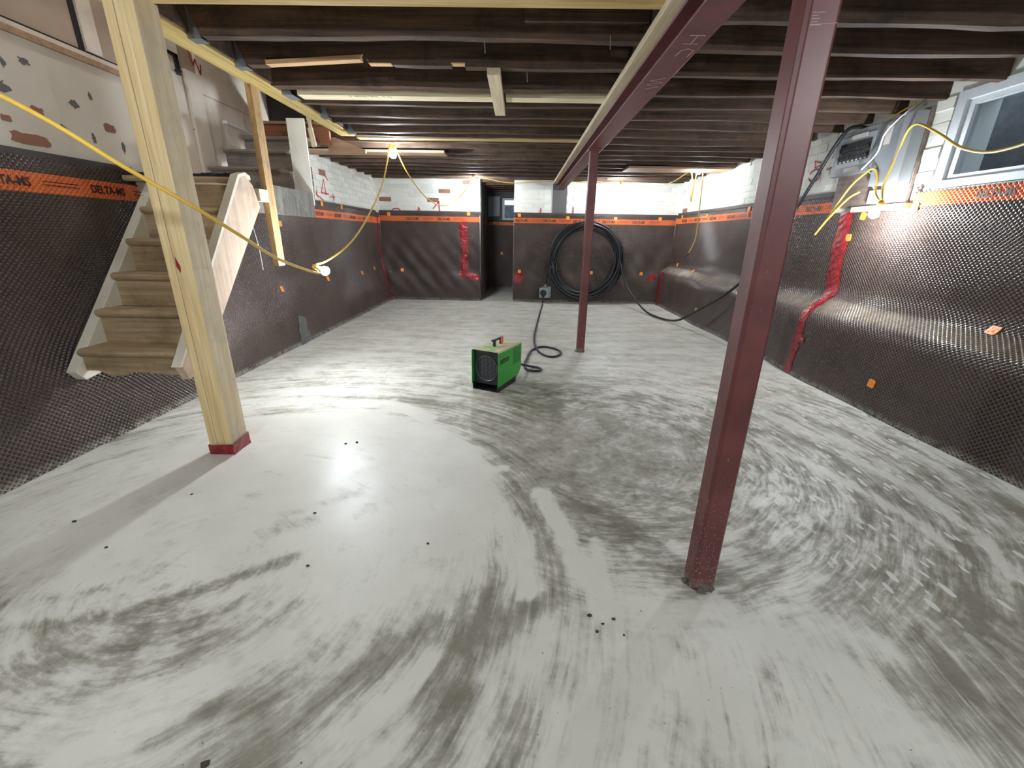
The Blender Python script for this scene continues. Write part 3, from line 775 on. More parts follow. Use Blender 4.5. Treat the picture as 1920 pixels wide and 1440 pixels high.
tape(SL, [(4.72, 0.30), (4.68, 0.16), (4.72, 0.02)], 0.22, ml, 8, label='whitish cement smear', mat='curb')
def wb_wob(u, z, v):
    fold = 0.030 * np.sin((u * 0.8 + z * 0.75) * 6.5) + 0.014 * np.sin((u - z * 0.5) * 14.0) + 0.012 * np.sin((u * 1.2 + z) * 17.0)
    fold = fold + 0.030 * np.cos((u * 1.0 + z * 0.9) * 2.6 + 0.7) ** 10 + 0.024 * np.cos((u * 0.8 - z * 1.1) * 2.1 + 2.0) ** 12
    return fold * np.clip((1.35 - z) * 1.6, 0, 1) * np.clip(z * 3, 0.15, 1)
bctrl = [(0.12, 0.0), (0.115, 0.38), (0.10, 0.46), (0.06, 0.56), (0.05, 0.9), (0.02, 1.3), (0.012, 1.66)]
SB1 = Surf((0, YF), (1, 0), (0, -1), bctrl, wb_wob)
mb1 = membrane('brown dimpled membrane on the far wall left of the dark alcove', SB1, -2.60, -0.735, 1.60, (1.42, 1.51), 0, (-1.65, 8.3, 0),
               clips=[(-2.42, 1.535), (-0.95, 1.56), (-1.02, 0.82), (-2.22, 0.55)], texts=[(-2.1, 'DELTA-MS'), (-1.53, 'DELTA-MS')], text_dir=1)
tape(SB1, [(-1.06, 1.42), (-1.03, 1.0), (-1.04, 0.55)], 0.15, mb1, 11)
tape(SB1, [(-1.14, 0.50), (-0.95, 0.47), (-0.76, 0.42)], 0.13, mb1, 12)
SB2 = Surf((0, YF), (1, 0), (0, -1), bctrl, wb_wob)
mb2 = membrane('brown dimpled membrane on the far wall behind the coiled black cable', SB2, -0.125, 2.86, 1.60, (1.42, 1.51), 0, (1.25, 8.3, 0),
               clips=[(-0.02, 1.555), (0.87, 1.52), (1.74, 1.52), (2.55, 1.53), (0.0, 0.56), (1.36, 0.56), (2.3, 0.56)],
               texts=[(x, 'DELTA-MS') for x in (-0.09, 0.42, 0.97, 1.5, 2.05)], text_dir=1)
tape(SB2, [(-0.10, 0.46), (0.06, 0.42)], 0.2, mb2, 13)
tape(SB2, [(2.45, 0.46), (2.58, 0.52)], 0.12, mb2, 14)
# alcove lining
SA = Surf((AX0, 0), (0, 1), (1, 0), [(0.03, 0.0), (0.02, 0.6), (0.012, 1.66)], lambda u, z, v: 0.01 * np.sin(u * 5 + z * 3))
membrane('dark membrane lining the left side of the alcove', SA, 8.27, 10.42, 1.58, None, 0, (-0.72, 9.4, 0))
SA2 = Surf((0, AY), (1, 0), (0, -1), [(0.03, 0.0), (0.02, 0.6), (0.012, 1.66)], lambda u, z, v: 0.01 * np.sin(u * 5 + z * 3))
membrane('dark membrane with a dim orange band at the back of the alcove', SA2, -0.72, -0.13, 1.53, (1.42, 1.49), 0, (-0.42, 10.4, 0), clips=[(-0.60, 1.47), (-0.42, 0.8)])

# ------------------------------------------------------------------ painted brickwork
brick_meshes = []
for k in range(4):
    rnd = random.Random(k)
    l, d, h = 0.1065, 0.012, 0.0352
    j = lambda: rnd.uniform(-0.003, 0.003)
    me = MB().hexa([(-l + j(), 0, -h + j()), (l + j(), 0, -h + j()), (l, d, -h), (-l, d, -h), (-l + j(), 0, h + j()), (l + j(), 0, h + j()), (l, d, h), (-l, d, h)]).mesh('brick')
    fixnormals(me); brick_meshes.append(me)
def brick_variants(matname):
    out = []
    for me in brick_meshes:
        c = me.copy(); c.materials.clear(); c.materials.append(M[matname]); out.append(c)
    return out
BV = {k: brick_variants(k) for k in ('brick_white', 'brick_grey', 'brick_red')}
def brickwork(parent, org, ud, nd, u0, u1, z0, z1, seed, red=0.03, grey=0.25, hole=None, ragged=0.0):
    """running bond on a wall face; ud along the wall, nd out of it"""
    rnd = random.Random(seed); rows = int((z1 - z0) / 0.075)
    rot = math.atan2(ud[1], ud[0])
    for r in range(rows):
        z = z0 + (r + 0.5) * 0.075; u = u0 + (0.11 if r % 2 else 0.0) + 0.107
        while u + 0.10 < u1:
            if not (hole and hole(u, z)) and not (r >= rows - 1 and rnd.random() < ragged):
                q = rnd.random(); mt = 'brick_red' if q < red else 'brick_grey' if q < red + grey else 'brick_white'
                o = bpy.data.objects.new('brick', rnd.choice(BV[mt])); C.objects.link(o); o.parent = parent
                pr = rnd.uniform(0.002, 0.009)
                o.location = (org[0] + ud[0] * u + nd[0] * pr, org[1] + ud[1] * u + nd[1] * pr, z)
                o.rotation_euler = (rnd.uniform(-0.01, 0.01), rnd.uniform(-0.008, 0.008), rot)
            u += 0.218
# front face of the brick mesh is local -y, so ud must have nd on its right-hand side
brickwork(wf, (0, YF), (1, 0), (0, -1), -2.58, -0.745, 1.60, 2.13, 1, red=0.06, grey=0.35, ragged=0.3)
brickwork(wf, (0, YF), (1, 0), (0, -1), -0.115, 0.56, 1.60, 2.13, 2, red=0.0, grey=0.1)
brickwork(wf, (0, YF), (1, 0), (0, -1), 0.84, 2.84, 1.60, 2.13, 3, red=0.01, grey=0.15, ragged=0.3)
brickwork(wr, (XR, 0), (0, -1), (-1, 0), -8.35, -4.26, 1.62, 2.25, 4, red=0.02, grey=0.45, ragged=0.5, hole=lambda u, z: 5.30 < -u < 5.62)
brickwork(wr, (XR, 0), (0, -1), (-1, 0), -3.535, -3.31, 1.60, 2.13, 5, red=0.0, grey=0.5)
brickwork(wl, (XL, 0), (0, 1), (1, 0), 5.80, 8.35, 1.60, 2.14, 6, red=0.01, grey=0.3, ragged=0.4)
# rough broken end of the left brick wall
for k in range(9):
    o = part('brick', MB().box(XL - 0.02, XL + 0.015 + random.uniform(0, 0.02), 5.62 + random.uniform(0, 0.03), 5.79 + random.uniform(-0.03, 0.02), 1.515 + k * 0.075, 1.515 + k * 0.075 + 0.066), M['brick_red'] if k % 3 == 2 else M['curb'], wl)
part('concrete_patch', MB().box(0.575, 0.83, YF - 0.012, YF, 1.6, 2.13), M['curb'], wf, label='grey cement patch under the end of the steel beam')
# grey recess strip on the right wall
part('wall_niche', MB().box(XR - 0.01, XR, 5.32, 5.60, 1.63, 2.22), M['curb'], wr, label='grey cement strip beside the white bricks')
# bare bricks showing through the plaster on the left
def patch(y, z, w, h, seed):
    rnd = random.Random(seed); pts = []
    for i in range(26):
        a = 2 * math.pi * i / 26; c = math.cos(a); s = math.sin(a); e = 0.4
        px = math.copysign(abs(c) ** e, c) * w / 2 * rnd.uniform(0.78, 1.04); pz = math.copysign(abs(s) ** e, s) * h / 2 * rnd.uniform(0.68, 1.05)
        pts.append((y + px, z + pz))
    part('brick', MB().prism(pts, 0, XL - 0.004, XL + 0.003), M['brick_red'], wl, bevel=0.0)
for k, a in enumerate([(2.52, 1.64, 0.20, 0.062), (2.60, 1.79, 0.07, 0.05), (3.03, 1.80, 0.085, 0.05), (2.43, 1.72, 0.05, 0.035), (2.1, 1.66, 0.12, 0.05)]): patch(*a, k)
def gpatch(y, z, w, h, seed):
    rnd = random.Random(seed); pts = [(y + math.cos(2 * math.pi * i / 23) * w / 2 * rnd.uniform(0.5, 1.1), z + math.sin(2 * math.pi * i / 23) * h / 2 * rnd.uniform(0.4, 1.1)) for i in range(23)]
    part('bare_patch', MB().prism(pts, 0, XL - 0.004, XL + 0.002), M['curb'], wl)
for k, a in enumerate([(2.42, 1.86, 0.16, 0.10), (2.61, 2.02, 0.06, 0.05), (2.72, 1.74, 0.05, 0.03), (2.3, 1.70, 0.07, 0.06), (2.9, 1.72, 0.03, 0.06), (3.1, 1.70, 0.03, 0.08), (2.83, 1.88, 0.07, 0.05), (2.5, 1.98, 0.03, 0.05), (2.95, 1.95, 0.03, 0.05)]): gpatch(*a, k + 20)

# painted marks on walls
mk = part('painted_mark', MB().ribbon([(XL + 0.012, 6.16, 1.67), (XL + 0.012, 6.12, 1.86), (XL + 0.012, 6.02, 1.69), (XL + 0.012, 6.24, 1.69)], 0.014, (1, 0, 0))
          .ribbon([(XL + 0.012, 6.05, 1.60), (XL + 0.012, 5.86, 1.66), (XL + 0.012, 5.90, 1.70)], 0.012, (1, 0, 0)).ribbon([(XL + 0.012, 5.86, 1.66), (XL + 0.012, 5.90, 1.62)], 0.012, (1, 0, 0))
          .ribbon([(XL + 0.012, 6.28, 1.66), (XL + 0.012, 6.42, 1.66), (XL + 0.012, 6.37, 1.70)], 0.012, (1, 0, 0)).ribbon([(XL + 0.012, 6.42, 1.66), (XL + 0.012, 6.37, 1.62)], 0.012, (1, 0, 0))
          .ribbon([(XL + 0.012, 6.20, 1.90), (XL + 0.012, 6.27, 1.86)], 0.012, (1, 0, 0)), M['redpaint'], wl, label='red painted figure 4 with arrows')
yb = YF - 0.014
arc = [(-2.28 + 0.075 * math.cos(t), yb, 1.60 + 0.035 * math.sin(t)) for t in np.linspace(0, math.pi, 7)]
part('painted_mark', MB().ribbon(arc, 0.016, (0, -1, 0)).ribbon([(-1.88, yb, 1.60), (-1.86, yb, 1.66), (-1.84, yb, 1.60)], 0.014, (0, -1, 0))
     .ribbon([(-1.60, yb, 1.64), (-1.49, yb, 1.76), (-1.48, yb, 1.60)], 0.018, (0, -1, 0)), M['redpaint'], wf, label='red painted strokes')
part('painted_mark', MB().ribbon([(0.36, yb, 1.60), (0.37, yb, 1.67)], 0.02, (0, -1, 0)).ribbon([(0.96, yb, 1.60), (0.96, yb, 1.70)], 0.016, (0, -1, 0)), M['redpaint'], wf, label='short red painted ticks')
xr = XR - 0.014
part('painted_mark', MB().ribbon([(xr, 4.62 + 0.085 * math.cos(t), 1.80 + 0.055 * math.sin(t)) for t in np.linspace(0.4, 6.0, 14)], 0.014, (-1, 0, 0))
     .ribbon([(xr, 4.56, 1.90), (xr, 4.66, 1.93), (xr, 4.64, 1.87), (xr, 4.55, 1.885)], 0.012, (-1, 0, 0)).ribbon([(xr, 4.46, 1.83), (xr, 4.36, 1.845)], 0.01, (-1, 0, 0)), M['darkred'], wr, label='dark red ring and strokes painted on white brick')

# ------------------------------------------------------------------ steel beam, posts, plate
def hss(name, x, y, z1, s, label):
    t = thing(name, label, 'post', (x, y, 0))
    a = s / 2; c = 0.010
    poly = [(-a + c, -a), (a - c, -a), (a, -a + c), (a, a - c), (a - c, a), (-a + c, a), (-a, a - c), (-a, -a + c)]
    me = MB().prism([(p[0] + x, p[1] + y) for p in poly], 2, -0.02, z1 - 0.012)
    part('shaft', me, M['steel'], t, bevel=0.002)
    part('cap_plate', MB().box(x - a - 0.02, x + a + 0.02, y - a - 0.03, y + a + 0.03, z1 - 0.012, z1), M['steel'], t, bevel=0.002)
    col = MB(); rnd = random.Random(3)
    for i in range(14):
        an = 2 * math.pi * i / 14; rr = a * 1.12 + rnd.uniform(-0.004, 0.010)
        col.hexa([(x + rr * math.cos(an + b) * f, y + rr * math.sin(an + b) * f, z) for f, b, z in ((1.10, -.25, -0.002), (1.10, .25, -0.002), (0.8, .25, -0.002), (0.8, -.25, -0.002), (1.04, -.2, 0.006), (1.04, .2, 0.008), (0.85, .2, 0.012), (0.85, -.2, 0.012))])
    part('grout_collar', col, M['curb'], t, label='rough grey grout round the foot')
    return t
ZB = 1.985
hss('steel_post', 0.688, 1.255, ZB, 0.083, 'near maroon steel post with scratched paint standing in the foreground')
p1 = bpy.data.objects['steel_post']
yq = 1.255 - 0.0415
sc = MB(); r_ = random.Random(8)
px = [(0.690, 1.93), (0.688, 1.90), (0.684, 1.86), (0.683, 1.83), (0.679, 1.80), (0.678, 1.77), (0.672, 1.745)]
for a, b in zip(px[:-1], px[1:]): sc.ribbon([(a[0], yq, a[1]), (b[0], yq, b[1])], r_.uniform(0.002, 0.006), (0, -1, 0), 0.0006)
part('paint_scratch', sc, M['chalk'], p1, label='pale vertical scratch in the paint')
sc = MB()
for k in range(16):
    x = 0.668 + r_.uniform(0, 0.03); z = 1.72 + r_.uniform(0, 0.22); sc.ribbon([(x, yq, z), (x + r_.uniform(0.003, 0.008), yq, z + r_.uniform(0.004, 0.012))], 0.0016, (0, -1, 0), 0.0006)
for k in range(5): sc.ribbon([(0.662, yq, 1.695 - k * 0.006), (0.662 + r_.uniform(0.01, 0.03), yq, 1.696 - k * 0.006)], 0.0016, (0, -1, 0), 0.0006)
part('paint_nicks', sc, M['chalk'], p1, kind='stuff')
part('paint_scratch', MB().ribbon([(0.660, yq, 1.672), (0.722, yq, 1.676)], 0.0012, (0, -1, 0), 0.0006), M['chalk'], p1, label='thin level scratch in the paint')
hss('steel_post', 0.692, 4.575, ZB, 0.083, 'far maroon steel post in front of the coiled cable')
bt = thing('steel_beam', 'maroon steel I-beam running the length of the room on two posts', 'beam', (XB, 3.0, ZB))
y0, y1 = YN + 0.02, YF + 0.1
part('bottom_flange', MB().box(XB - 0.068, XB + 0.068, y0, y1, ZB, ZB + 0.011), M['steel'], bt, bevel=0.002)
part('web', MB().box(XB - 0.004, XB + 0.004, y0, y1, ZB + 0.011, ZB + 0.087), M['steel'], bt)
part('top_flange', MB().box(XB - 0.068, XB + 0.068, y0, y1, ZB + 0.087, ZB + 0.098), M['steel'], bt, bevel=0.002)
zc = ZB - 0.0005
part('chalk_mark', MB().ribbon([(XB + 0.045, 2.34, zc), (XB + 0.05, 2.27, zc), (XB + 0.02, 2.25, zc), (XB - 0.005, 2.27, zc), (XB - 0.01, 2.33, zc)], 0.004, (0, 0, -1), 0.001)
     .ribbon([(XB + 0.04, 2.20, zc), (XB - 0.02, 2.20, zc)], 0.004, (0, 0, -1), 0.001).ribbon([(XB + 0.04, 2.12, zc), (XB - 0.02, 2.12, zc)], 0.004, (0, 0, -1), 0.001).ribbon([(XB + 0.01, 2.20, zc), (XB + 0.01, 2.12, zc)], 0.004, (0, 0, -1), 0.001)
     .ribbon([(XB + 0.04, 2.62, zc), (XB - 0.03, 2.66, zc), (XB + 0.045, 2.68, zc), (XB - 0.03, 2.72, zc), (XB + 0.04, 2.75, zc), (XB - 0.02, 2.79, zc)], 0.004, (0, 0, -1), 0.001), M['chalk'], bt, label='chalk letters and scribble under the beam')
solo('sill_plate', MB().box(0.575, 0.835, y0, YF - 0.02, ZB + 0.098, ZJ - 0.001), M['lumber_pale_y'], 'pale timber plate laid along the top of the steel beam', 'timber', bevel=0.003)

# ------------------------------------------------------------------ timber post, trimmer and hanging bits at the stair opening
pt = thing('timber_post', 'built-up yellow timber post with red tape round its foot', 'post', (-1.66, 2.18, 0))
for k in range(3):
    x0 = -1.725 + k * 0.0435
    o = part('ply', MB().box(x0, x0 + 0.0425, 2.115 + (0.002 if k == 1 else 0), 2.255, 0, ZJ - 0.003), M['lumber_z'], pt, bevel=0.0035)
    o.data.materials.append(M['grubby'])
    for p in o.data.polygons:
        if p.normal.x > 0.9: p.material_index = 1        # weathered broad face
tp = MB(); rnd = random.Random(5)
ring = [(-1.73, 2.11), (-1.66, 2.108), (-1.59, 2.11), (-1.588, 2.18), (-1.59, 2.26), (-1.73, 2.26)]
n = len(ring); vs = []
for z in (0.0, 0.03, 0.066):
    for p in ring: vs.append((p[0] + (rnd.uniform(-.003, .003)), p[1] + rnd.uniform(-.003, .003), z + (rnd.uniform(-0.008, 0.012) if z > 0.04 else 0)))
tp.add(vs, [(a * n + i, a * n + (i + 1) % n, a * n + n + (i + 1) % n, a * n + n + i) for a in (0, 1) for i in range(n)])
part('sealing_tape', tp, M['tape'], pt, label='glossy red tape wrapped round the foot')
part('marker_spot', MB().prism([(-1.672, 1.075), (-1.655, 1.03), (-1.66, 1.0), (-1.675, 1.03)], 1, 2.1135, 2.1152), M['darkred'], pt, label='small red smear')
tr = thing('trimmer_beam', 'doubled yellow timber trimmer along the stair opening', 'beam', (-1.76, 3.5, ZJ))
part('ply', MB().box(-1.83, -1.758, 1.0, 4.84, ZJ, ZD + 0.02), M['lumber_y'], tr, bevel=0.003)
part('ply', MB().box(-1.757, LT - 0.001, 1.0, 4.84, ZJ, ZD + 0.02), M['lumber_y'], tr, bevel=0.003)
part('old_ply', MB().box(LT - 0.001, LT + 0.014, 1.0, 4.84, ZJ + 0.012, ZD + 0.02), M['joist'], tr, label='dark old timber face of the trimmer')
hang_g = 'galvanised joist hangers along the trimmer'
for y, wd, hl in ((2.55, 0.055, 'galvanised hanger holding the nearest old joist to the yellow trimmer'), (2.925, 0.055, 'galvanised hanger holding the notched joist with torn wood'), (3.44, 0.13, 'wide galvanised hanger holding the pale new joist'),
                 (4.05, 0.055, 'galvanised hanger on the trimmer above the white painted board'), (4.62, 0.055, 'galvanised hanger near the far end of the yellow trimmer')):
    t = thing('joist_hanger', hl, 'bracket', (LT, y, ZJ), hang_g)
    part('seat', MB().box(LT, LT + 0.07, y - 0.003, y + wd + 0.003, ZJ - 0.016, ZJ - 0.0135), M['galv'], t)
    for yy in (y - 0.004, y + wd + 0.002): part('side_flange', MB().prism([(LT, ZJ - 0.016), (LT + 0.07, ZJ - 0.016), (LT + 0.02, ZJ + 0.12), (LT, ZJ + 0.12)], 1, yy, yy + 0.002), M['galv'], t)
solo('hanging_stud', MB().box(-1.845, -1.805, 3.27, 3.36, 0.955, ZD), M['stud'], 'stained wooden stud hanging from the trimmer in front of the membrane', 'stud', bevel=0.002)
solo('painted_board', MB().box(-2.0, -1.850, 4.085, 4.107, 1.425, 2.105), M['white_board'], 'upright white painted board beside the upper stairs', 'board', bevel=0.002)
solo('round_pole', MB().cyl((-1.93, 4.42, 1.95), (-1.95, 4.42, 2.10), 0.024, n=14).cyl((-1.945, 4.42, 2.10), (-1.95, 4.42, 2.16), 0.016, n=12).cyl((-1.95, 4.42, 2.16), (-1.935, 4.40, 2.24), 0.024, n=14), M['pole'], 'short cream round pole dangling behind the white board', 'pole', smooth=False)
solo('header_board', MB().box(-2.56, -1.90, 4.72, 4.76, 2.02, 2.19), M['brown_board'], 'reddish brown board across the head of the stairs', 'board', bevel=0.002)
hbd = bpy.data.objects['header_board']; stamp = MB(); r_ = random.Random(5)
for k in range(11): stamp.ribbon([(-2.36 + k * 0.014, 4.7199, 2.085 + r_.uniform(-0.008, 0.008)), (-2.352 + k * 0.014, 4.7199, 2.112 + r_.uniform(-0.01, 0.008))], 0.005, (0, -1, 0), 0.0008)
part('grade_stamp', stamp, M['blackprint'], hbd, label='smudged black stamp', kind='stuff')
solo('header_strip', MB().box(-2.56, -1.90, 4.70, 4.80, 2.191, 2.215), M['header'], 'thin pale strip on top of the reddish brown board', 'board')
solo('gusset_board', MB().prism([(-1.98, 1.97), (-1.60, 1.97), (-1.60, 2.0), (-1.90, 2.11), (-1.98, 2.11)], 1, 4.86, 4.885), M['header'], 'brown offcut board under the end of the trimmer', 'board')
hb = MB().box(-0.208, -0.132, 2.86, 3.73, ZJ - 0.06, ZJ - 0.022)
solo('nailed_block', hb, M['lumber_pale_y'], 'short pale two-by-four nailed under the joists', 'timber', bevel=0.003)

# ------------------------------------------------------------------ staircase
st = thing('staircase', 'old wooden basement stairs with chipped cream stringers hanging above the floor', 'stairs', (-2.1, 2.6, 0.4))
SX0, SX1 = -2.40, -1.86
rise, run = 0.190, 0.162
for k in range(6):
    z = 0.575 + k * rise; y = 2.195 + k * run
    # nosing rounded tread
    d = run + 0.03
    prof = [(y + 0.012, z - 0.042), (y, z - 0.03), (y - 0.004, z - 0.018), (y + 0.003, z - 0.006), (y + 0.016, z), (y + d, z), (y + d, z - 0.042)]
    if k < 5: part('tread', MB().prism(prof, 0, SX0, SX1), M['tread'], st)
    zb = z - rise + 0.0 if k else 0.445
    if k: part('riser', MB().box(SX0, SX1, y + 0.024, y + 0.042, zb, z - 0.042), M['tread'], st)
    else:
        vs = MB(); xs = np.linspace(SX0, SX1, 9); rr = random.Random(2)
        zz = [0.44 + rr.uniform(-0.02, 0.012) for _ in xs]
        for i in range(8): vs.hexa([(xs[i], y + 0.02, zz[i]), (xs[i + 1], y + 0.02, zz[i + 1]), (xs[i + 1], y + 0.045, zz[i + 1]), (xs[i], y + 0.045, zz[i]), (xs[i], y + 0.02, z - 0.042), (xs[i + 1], y + 0.02, z - 0.042), (xs[i + 1], y + 0.045, z - 0.042), (xs[i], y + 0.045, z - 0.042)])
        part('riser', vs, M['tread'], st, label='bottom riser with a torn lower edge')
sl = (1.513 - 0.449) / (3.037 - 2.158)
part('stringer', MB().prism([(2.158, 0.455), (2.20, 0.400), (2.40, 0.43), (3.30, 1.40), (3.20, 1.62), (3.09, 1.58)], 0, -2.46, -2.40), M['stringer'], st, bevel=0.004, label='left stringer, chipped cream paint')
part('stringer', MB().prism([(2.165, 0.50), (2.20, 0.415), (2.33, 0.45), (3.17, 1.36), (3.12, 1.49), (3.05, 1.545), (2.985, 1.525)], 0, -1.86, -1.815), M['stringer_bare'], st, bevel=0.003, label='right stringer, bare pinkish wood')
part('stringer_edge', MB().prism([(2.150, 0.50), (2.165, 0.50), (2.985, 1.525), (3.05, 1.545), (3.10, 1.52), (3.10, 1.545), (3.05, 1.562), (2.970, 1.540)], 0, -1.862, -1.812), M['stringer'], st, label='peeling painted edge of the right stringer')
# landing and upper flight
part('landing', MB().box(-2.59, SX1, 2.995, 3.90, 1.500, 1.528), M['tread'], st)
part('landing_nosing', MB().prism([(2.965, 1.492), (2.958, 1.508), (2.965, 1.524), (2.995, 1.528), (2.995, 1.492)], 0, -2.56, SX1), M['tread'], st)
cp = MB(); rr = random.Random(9)
xs = np.linspace(-2.58, -1.87, 46)
for i in range(45): cp.box(xs[i], xs[i + 1], 2.985, 3.06, 1.529, 1.541 + rr.uniform(0, 0.009))
part('carpet_strip', cp, M['carpet'], st, label='frayed dark carpet strip on the landing edge')
for k, (y, z0, z1, x1) in enumerate([(3.875, 1.53, 1.70, -1.90), (4.115, 1.70, 1.868, -2.012), (4.43, 1.868, 2.03, -2.0)]):
    part('riser', MB().box(-2.585, x1, y, y + 0.02, z0, z1 - 0.03), M['tread_dark'], st)
    yn = (4.115, 4.43, 4.70)[k]
    part('tread', MB().prism([(y - 0.02, z1 - 0.03), (y - 0.026, z1 - 0.015), (y - 0.02, z1), (yn + 0.02, z1), (yn + 0.02, z1 - 0.03)], 0, -2.59, x1 if k else -2.012), M['tread_dark'], st)
part('landing_fascia', MB().box(-1.858, -1.845, 3.14, 4.075, 1.322, 1.525), M['fascia'], st, label='scuffed grey board along the landing side')
part('support_block', MB().box(-1.84, -1.80, 3.16, 3.265, 1.395, 1.475), M['shelfwood'], st, label='small pale wood block under the landing')

# ------------------------------------------------------------------ stairwell wall joinery
xs_ = XL - 0.02
part('panel_trim', MB().box(xs_ - 0.005, xs_ + 0.035, -0.5, 3.355, 2.130, 2.162), M['header'], ws, label='bare wood sill strip on top of the plaster')
part('panel_trim', MB().box(xs_ - 0.005, xs_ + 0.022, -0.5, 3.355, 2.163, 2.190), M['trimwhite'], ws)
part('panel_trim', MB().box(xs_ - 0.005, xs_ + 0.008, -0.5, 3.355, 2.190, 2.204), M['dark'], ws)  # dark line painted in place of a gap above the sill strips
part('panel_trim', MB().box(xs_ - 0.005, xs_ + 0.02, 3.02, 3.12, 2.204, 3.4), M['trimwhite'], ws)
part('panel_trim', MB().box(xs_ - 0.005, xs_ + 0.006, 2.985, 3.02, 2.204, 3.4), M['dark'], ws)  # dark strip painted for the shaded gap beside the white trim
for k, (a, b) in enumerate([(3.365, 3.49), (3.492, 3.60), (3.602, 3.70), (3.702, 3.82)]):
    part('wall_board', MB().box(xs_ - 0.005, xs_ + 0.012, a, b, 1.53, 3.4), M['trimwhite'], ws)
part('corner_post', MB().box(xs_ - 0.005, xs_ + 0.035, 3.83, 3.99, 1.55, 2.37), M['trimwhite'], ws, label='off-white corner post beside the door boards')
part('wall_board', MB().box(xs_ - 0.005, xs_ + 0.02, 4.0, 5.0, 2.25, 3.4), M['trimwhite'], ws)
part('wall_board', MB().box(xs_ - 0.005, xs_ + 0.012, 4.0, 5.0, 1.53, 2.248), M['trimwhite'], ws)
part('light_leak_strip', MB().hexa([(xs_, 4.22, 2.085), (xs_ + 0.06, 4.22, 2.085), (xs_ + 0.06, 4.70, 2.065), (xs_, 4.70, 2.065), (xs_, 4.22, 2.11), (xs_ + 0.05, 4.22, 2.11), (xs_ + 0.05, 4.70, 2.075), (xs_, 4.70, 2.075)]), M['whiteplastic'], ws)  # white strip standing in for light leaking onto the wall
part('paper_notice', MB().box(xs_ + 0.012, xs_ + 0.014, 3.53, 3.66, 2.35, 2.50), M['paper'], ws, label='blank pale sheet of paper')
lt = part('latch', MB().box(xs_ + 0.012, xs_ + 0.03, 3.76, 3.79, 2.31, 2.44).box(xs_ + 0.014, xs_ + 0.03, 3.64, 3.79, 2.425, 2.445), M['blackplastic'], ws, label='black iron latch')
part('knob', MB().lathe([(0.010, 0), (0.022, 0.006), (0.024, 0.02), (0.012, 0.03)], (0, 0, 0), 12), M['blackplastic'], lt)
kb = bpy.data.objects['knob']; kb.location = (xs_ + 0.045, 3.74, 2.31)
part('painted_mark', MB().ribbon([(xs_ + 0.021, 3.93, 2.52), (xs_ + 0.021, 3.96, 2.43), (xs_ + 0.021, 3.99, 2.48), (xs_ + 0.021, 4.03, 2.39), (xs_ + 0.021, 4.05, 2.46)], 0.012, (1, 0, 0)), M['darkred'], ws, label='dark red letter W scrawled on the wall')

# ------------------------------------------------------------------ right wall: window, panels
def window(name, mkf, label):
    pass
w1 = struct('window_1', MB().box(XR - 0.01, XR + 0.09, 1.74, 3.30, 1.555, 1.60).box(XR - 0.01, XR + 0.09, 1.74, 3.30, 2.075, 2.135).box(XR - 0.01, XR + 0.09, 3.235, 3.30, 1.60, 2.075)
            .box(XR - 0.01, XR + 0.09, 1.74, 1.80, 1.60, 2.075), M['vinyl'], 'pale vinyl basement window over the right wall membrane')
part('sash', MB().box(XR + 0.012, XR + 0.06, 2.52, 3.24, 1.595, 1.632).box(XR + 0.012, XR + 0.06, 2.52, 3.24, 2.04, 2.08).box(XR + 0.012, XR + 0.06, 3.19, 3.24, 1.632, 2.04).box(XR + 0.012, XR + 0.06, 2.52, 2.56, 1.632, 2.04), M['vinyl'], w1)
part('sash', MB().box(XR + 0.03, XR + 0.07, 1.81, 2.51, 1.60, 1.632).box(XR + 0.03, XR + 0.07, 1.81, 2.51, 2.04, 2.074).box(XR + 0.03, XR + 0.07, 2.47, 2.51, 1.632, 2.04).box(XR + 0.03, XR + 0.07, 1.81, 1.85, 1.632, 2.04), M['vinyl'], w1)
part('pane', MB().box(XR + 0.034, XR + 0.040, 2.555, 3.195, 1.628, 2.045), M['glass'], w1)
part('pane', MB().box(XR + 0.048, XR + 0.054, 1.845, 2.475, 1.628, 2.045), M['glass'], w1)
struct('window_well', MB().box(XR + 0.85, XR + 0.95, 1.2, 7.0, 1.3, 2.35).box(XR + 0.3, XR + 0.95, 1.2, 7.0, 1.28, 1.36).box(XR + 0.3, XR + 0.95, 1.1, 1.2, 1.3, 2.35).box(XR + 0.3, XR + 0.95, 6.9, 7.0, 1.3, 2.35), M['gravel'])
w2 = struct('window_2', MB().box(-0.415, -0.13, AY - 0.01, AY + 0.05, 1.535, 1.575).box(-0.415, -0.13, AY - 0.01, AY + 0.05, 1.955, 1.995).box(-0.415, -0.365, AY - 0.01, AY + 0.05, 1.575, 1.955), M['vinyl'], 'small white window at the back of the alcove')
part('pane', MB().box(-0.365, -0.13, AY + 0.02, AY + 0.026, 1.575, 1.955), M['glass'], w2)
struct('window_well_far', MB().box(-1.0, 0.6, AY + 1.2, AY + 1.3, 1.2, 1.93).box(-1.0, 0.6, AY + 0.2, AY + 1.3, 1.15, 1.2), M['gravel'])
solo('wall_panel', MB().box(-0.735, -0.475, AY - 0.03, AY - 0.002, 1.61, 2.03), M['greypaint2'], 'pale grey board on the back wall of the alcove beside the small window', 'board', bevel=0.003)

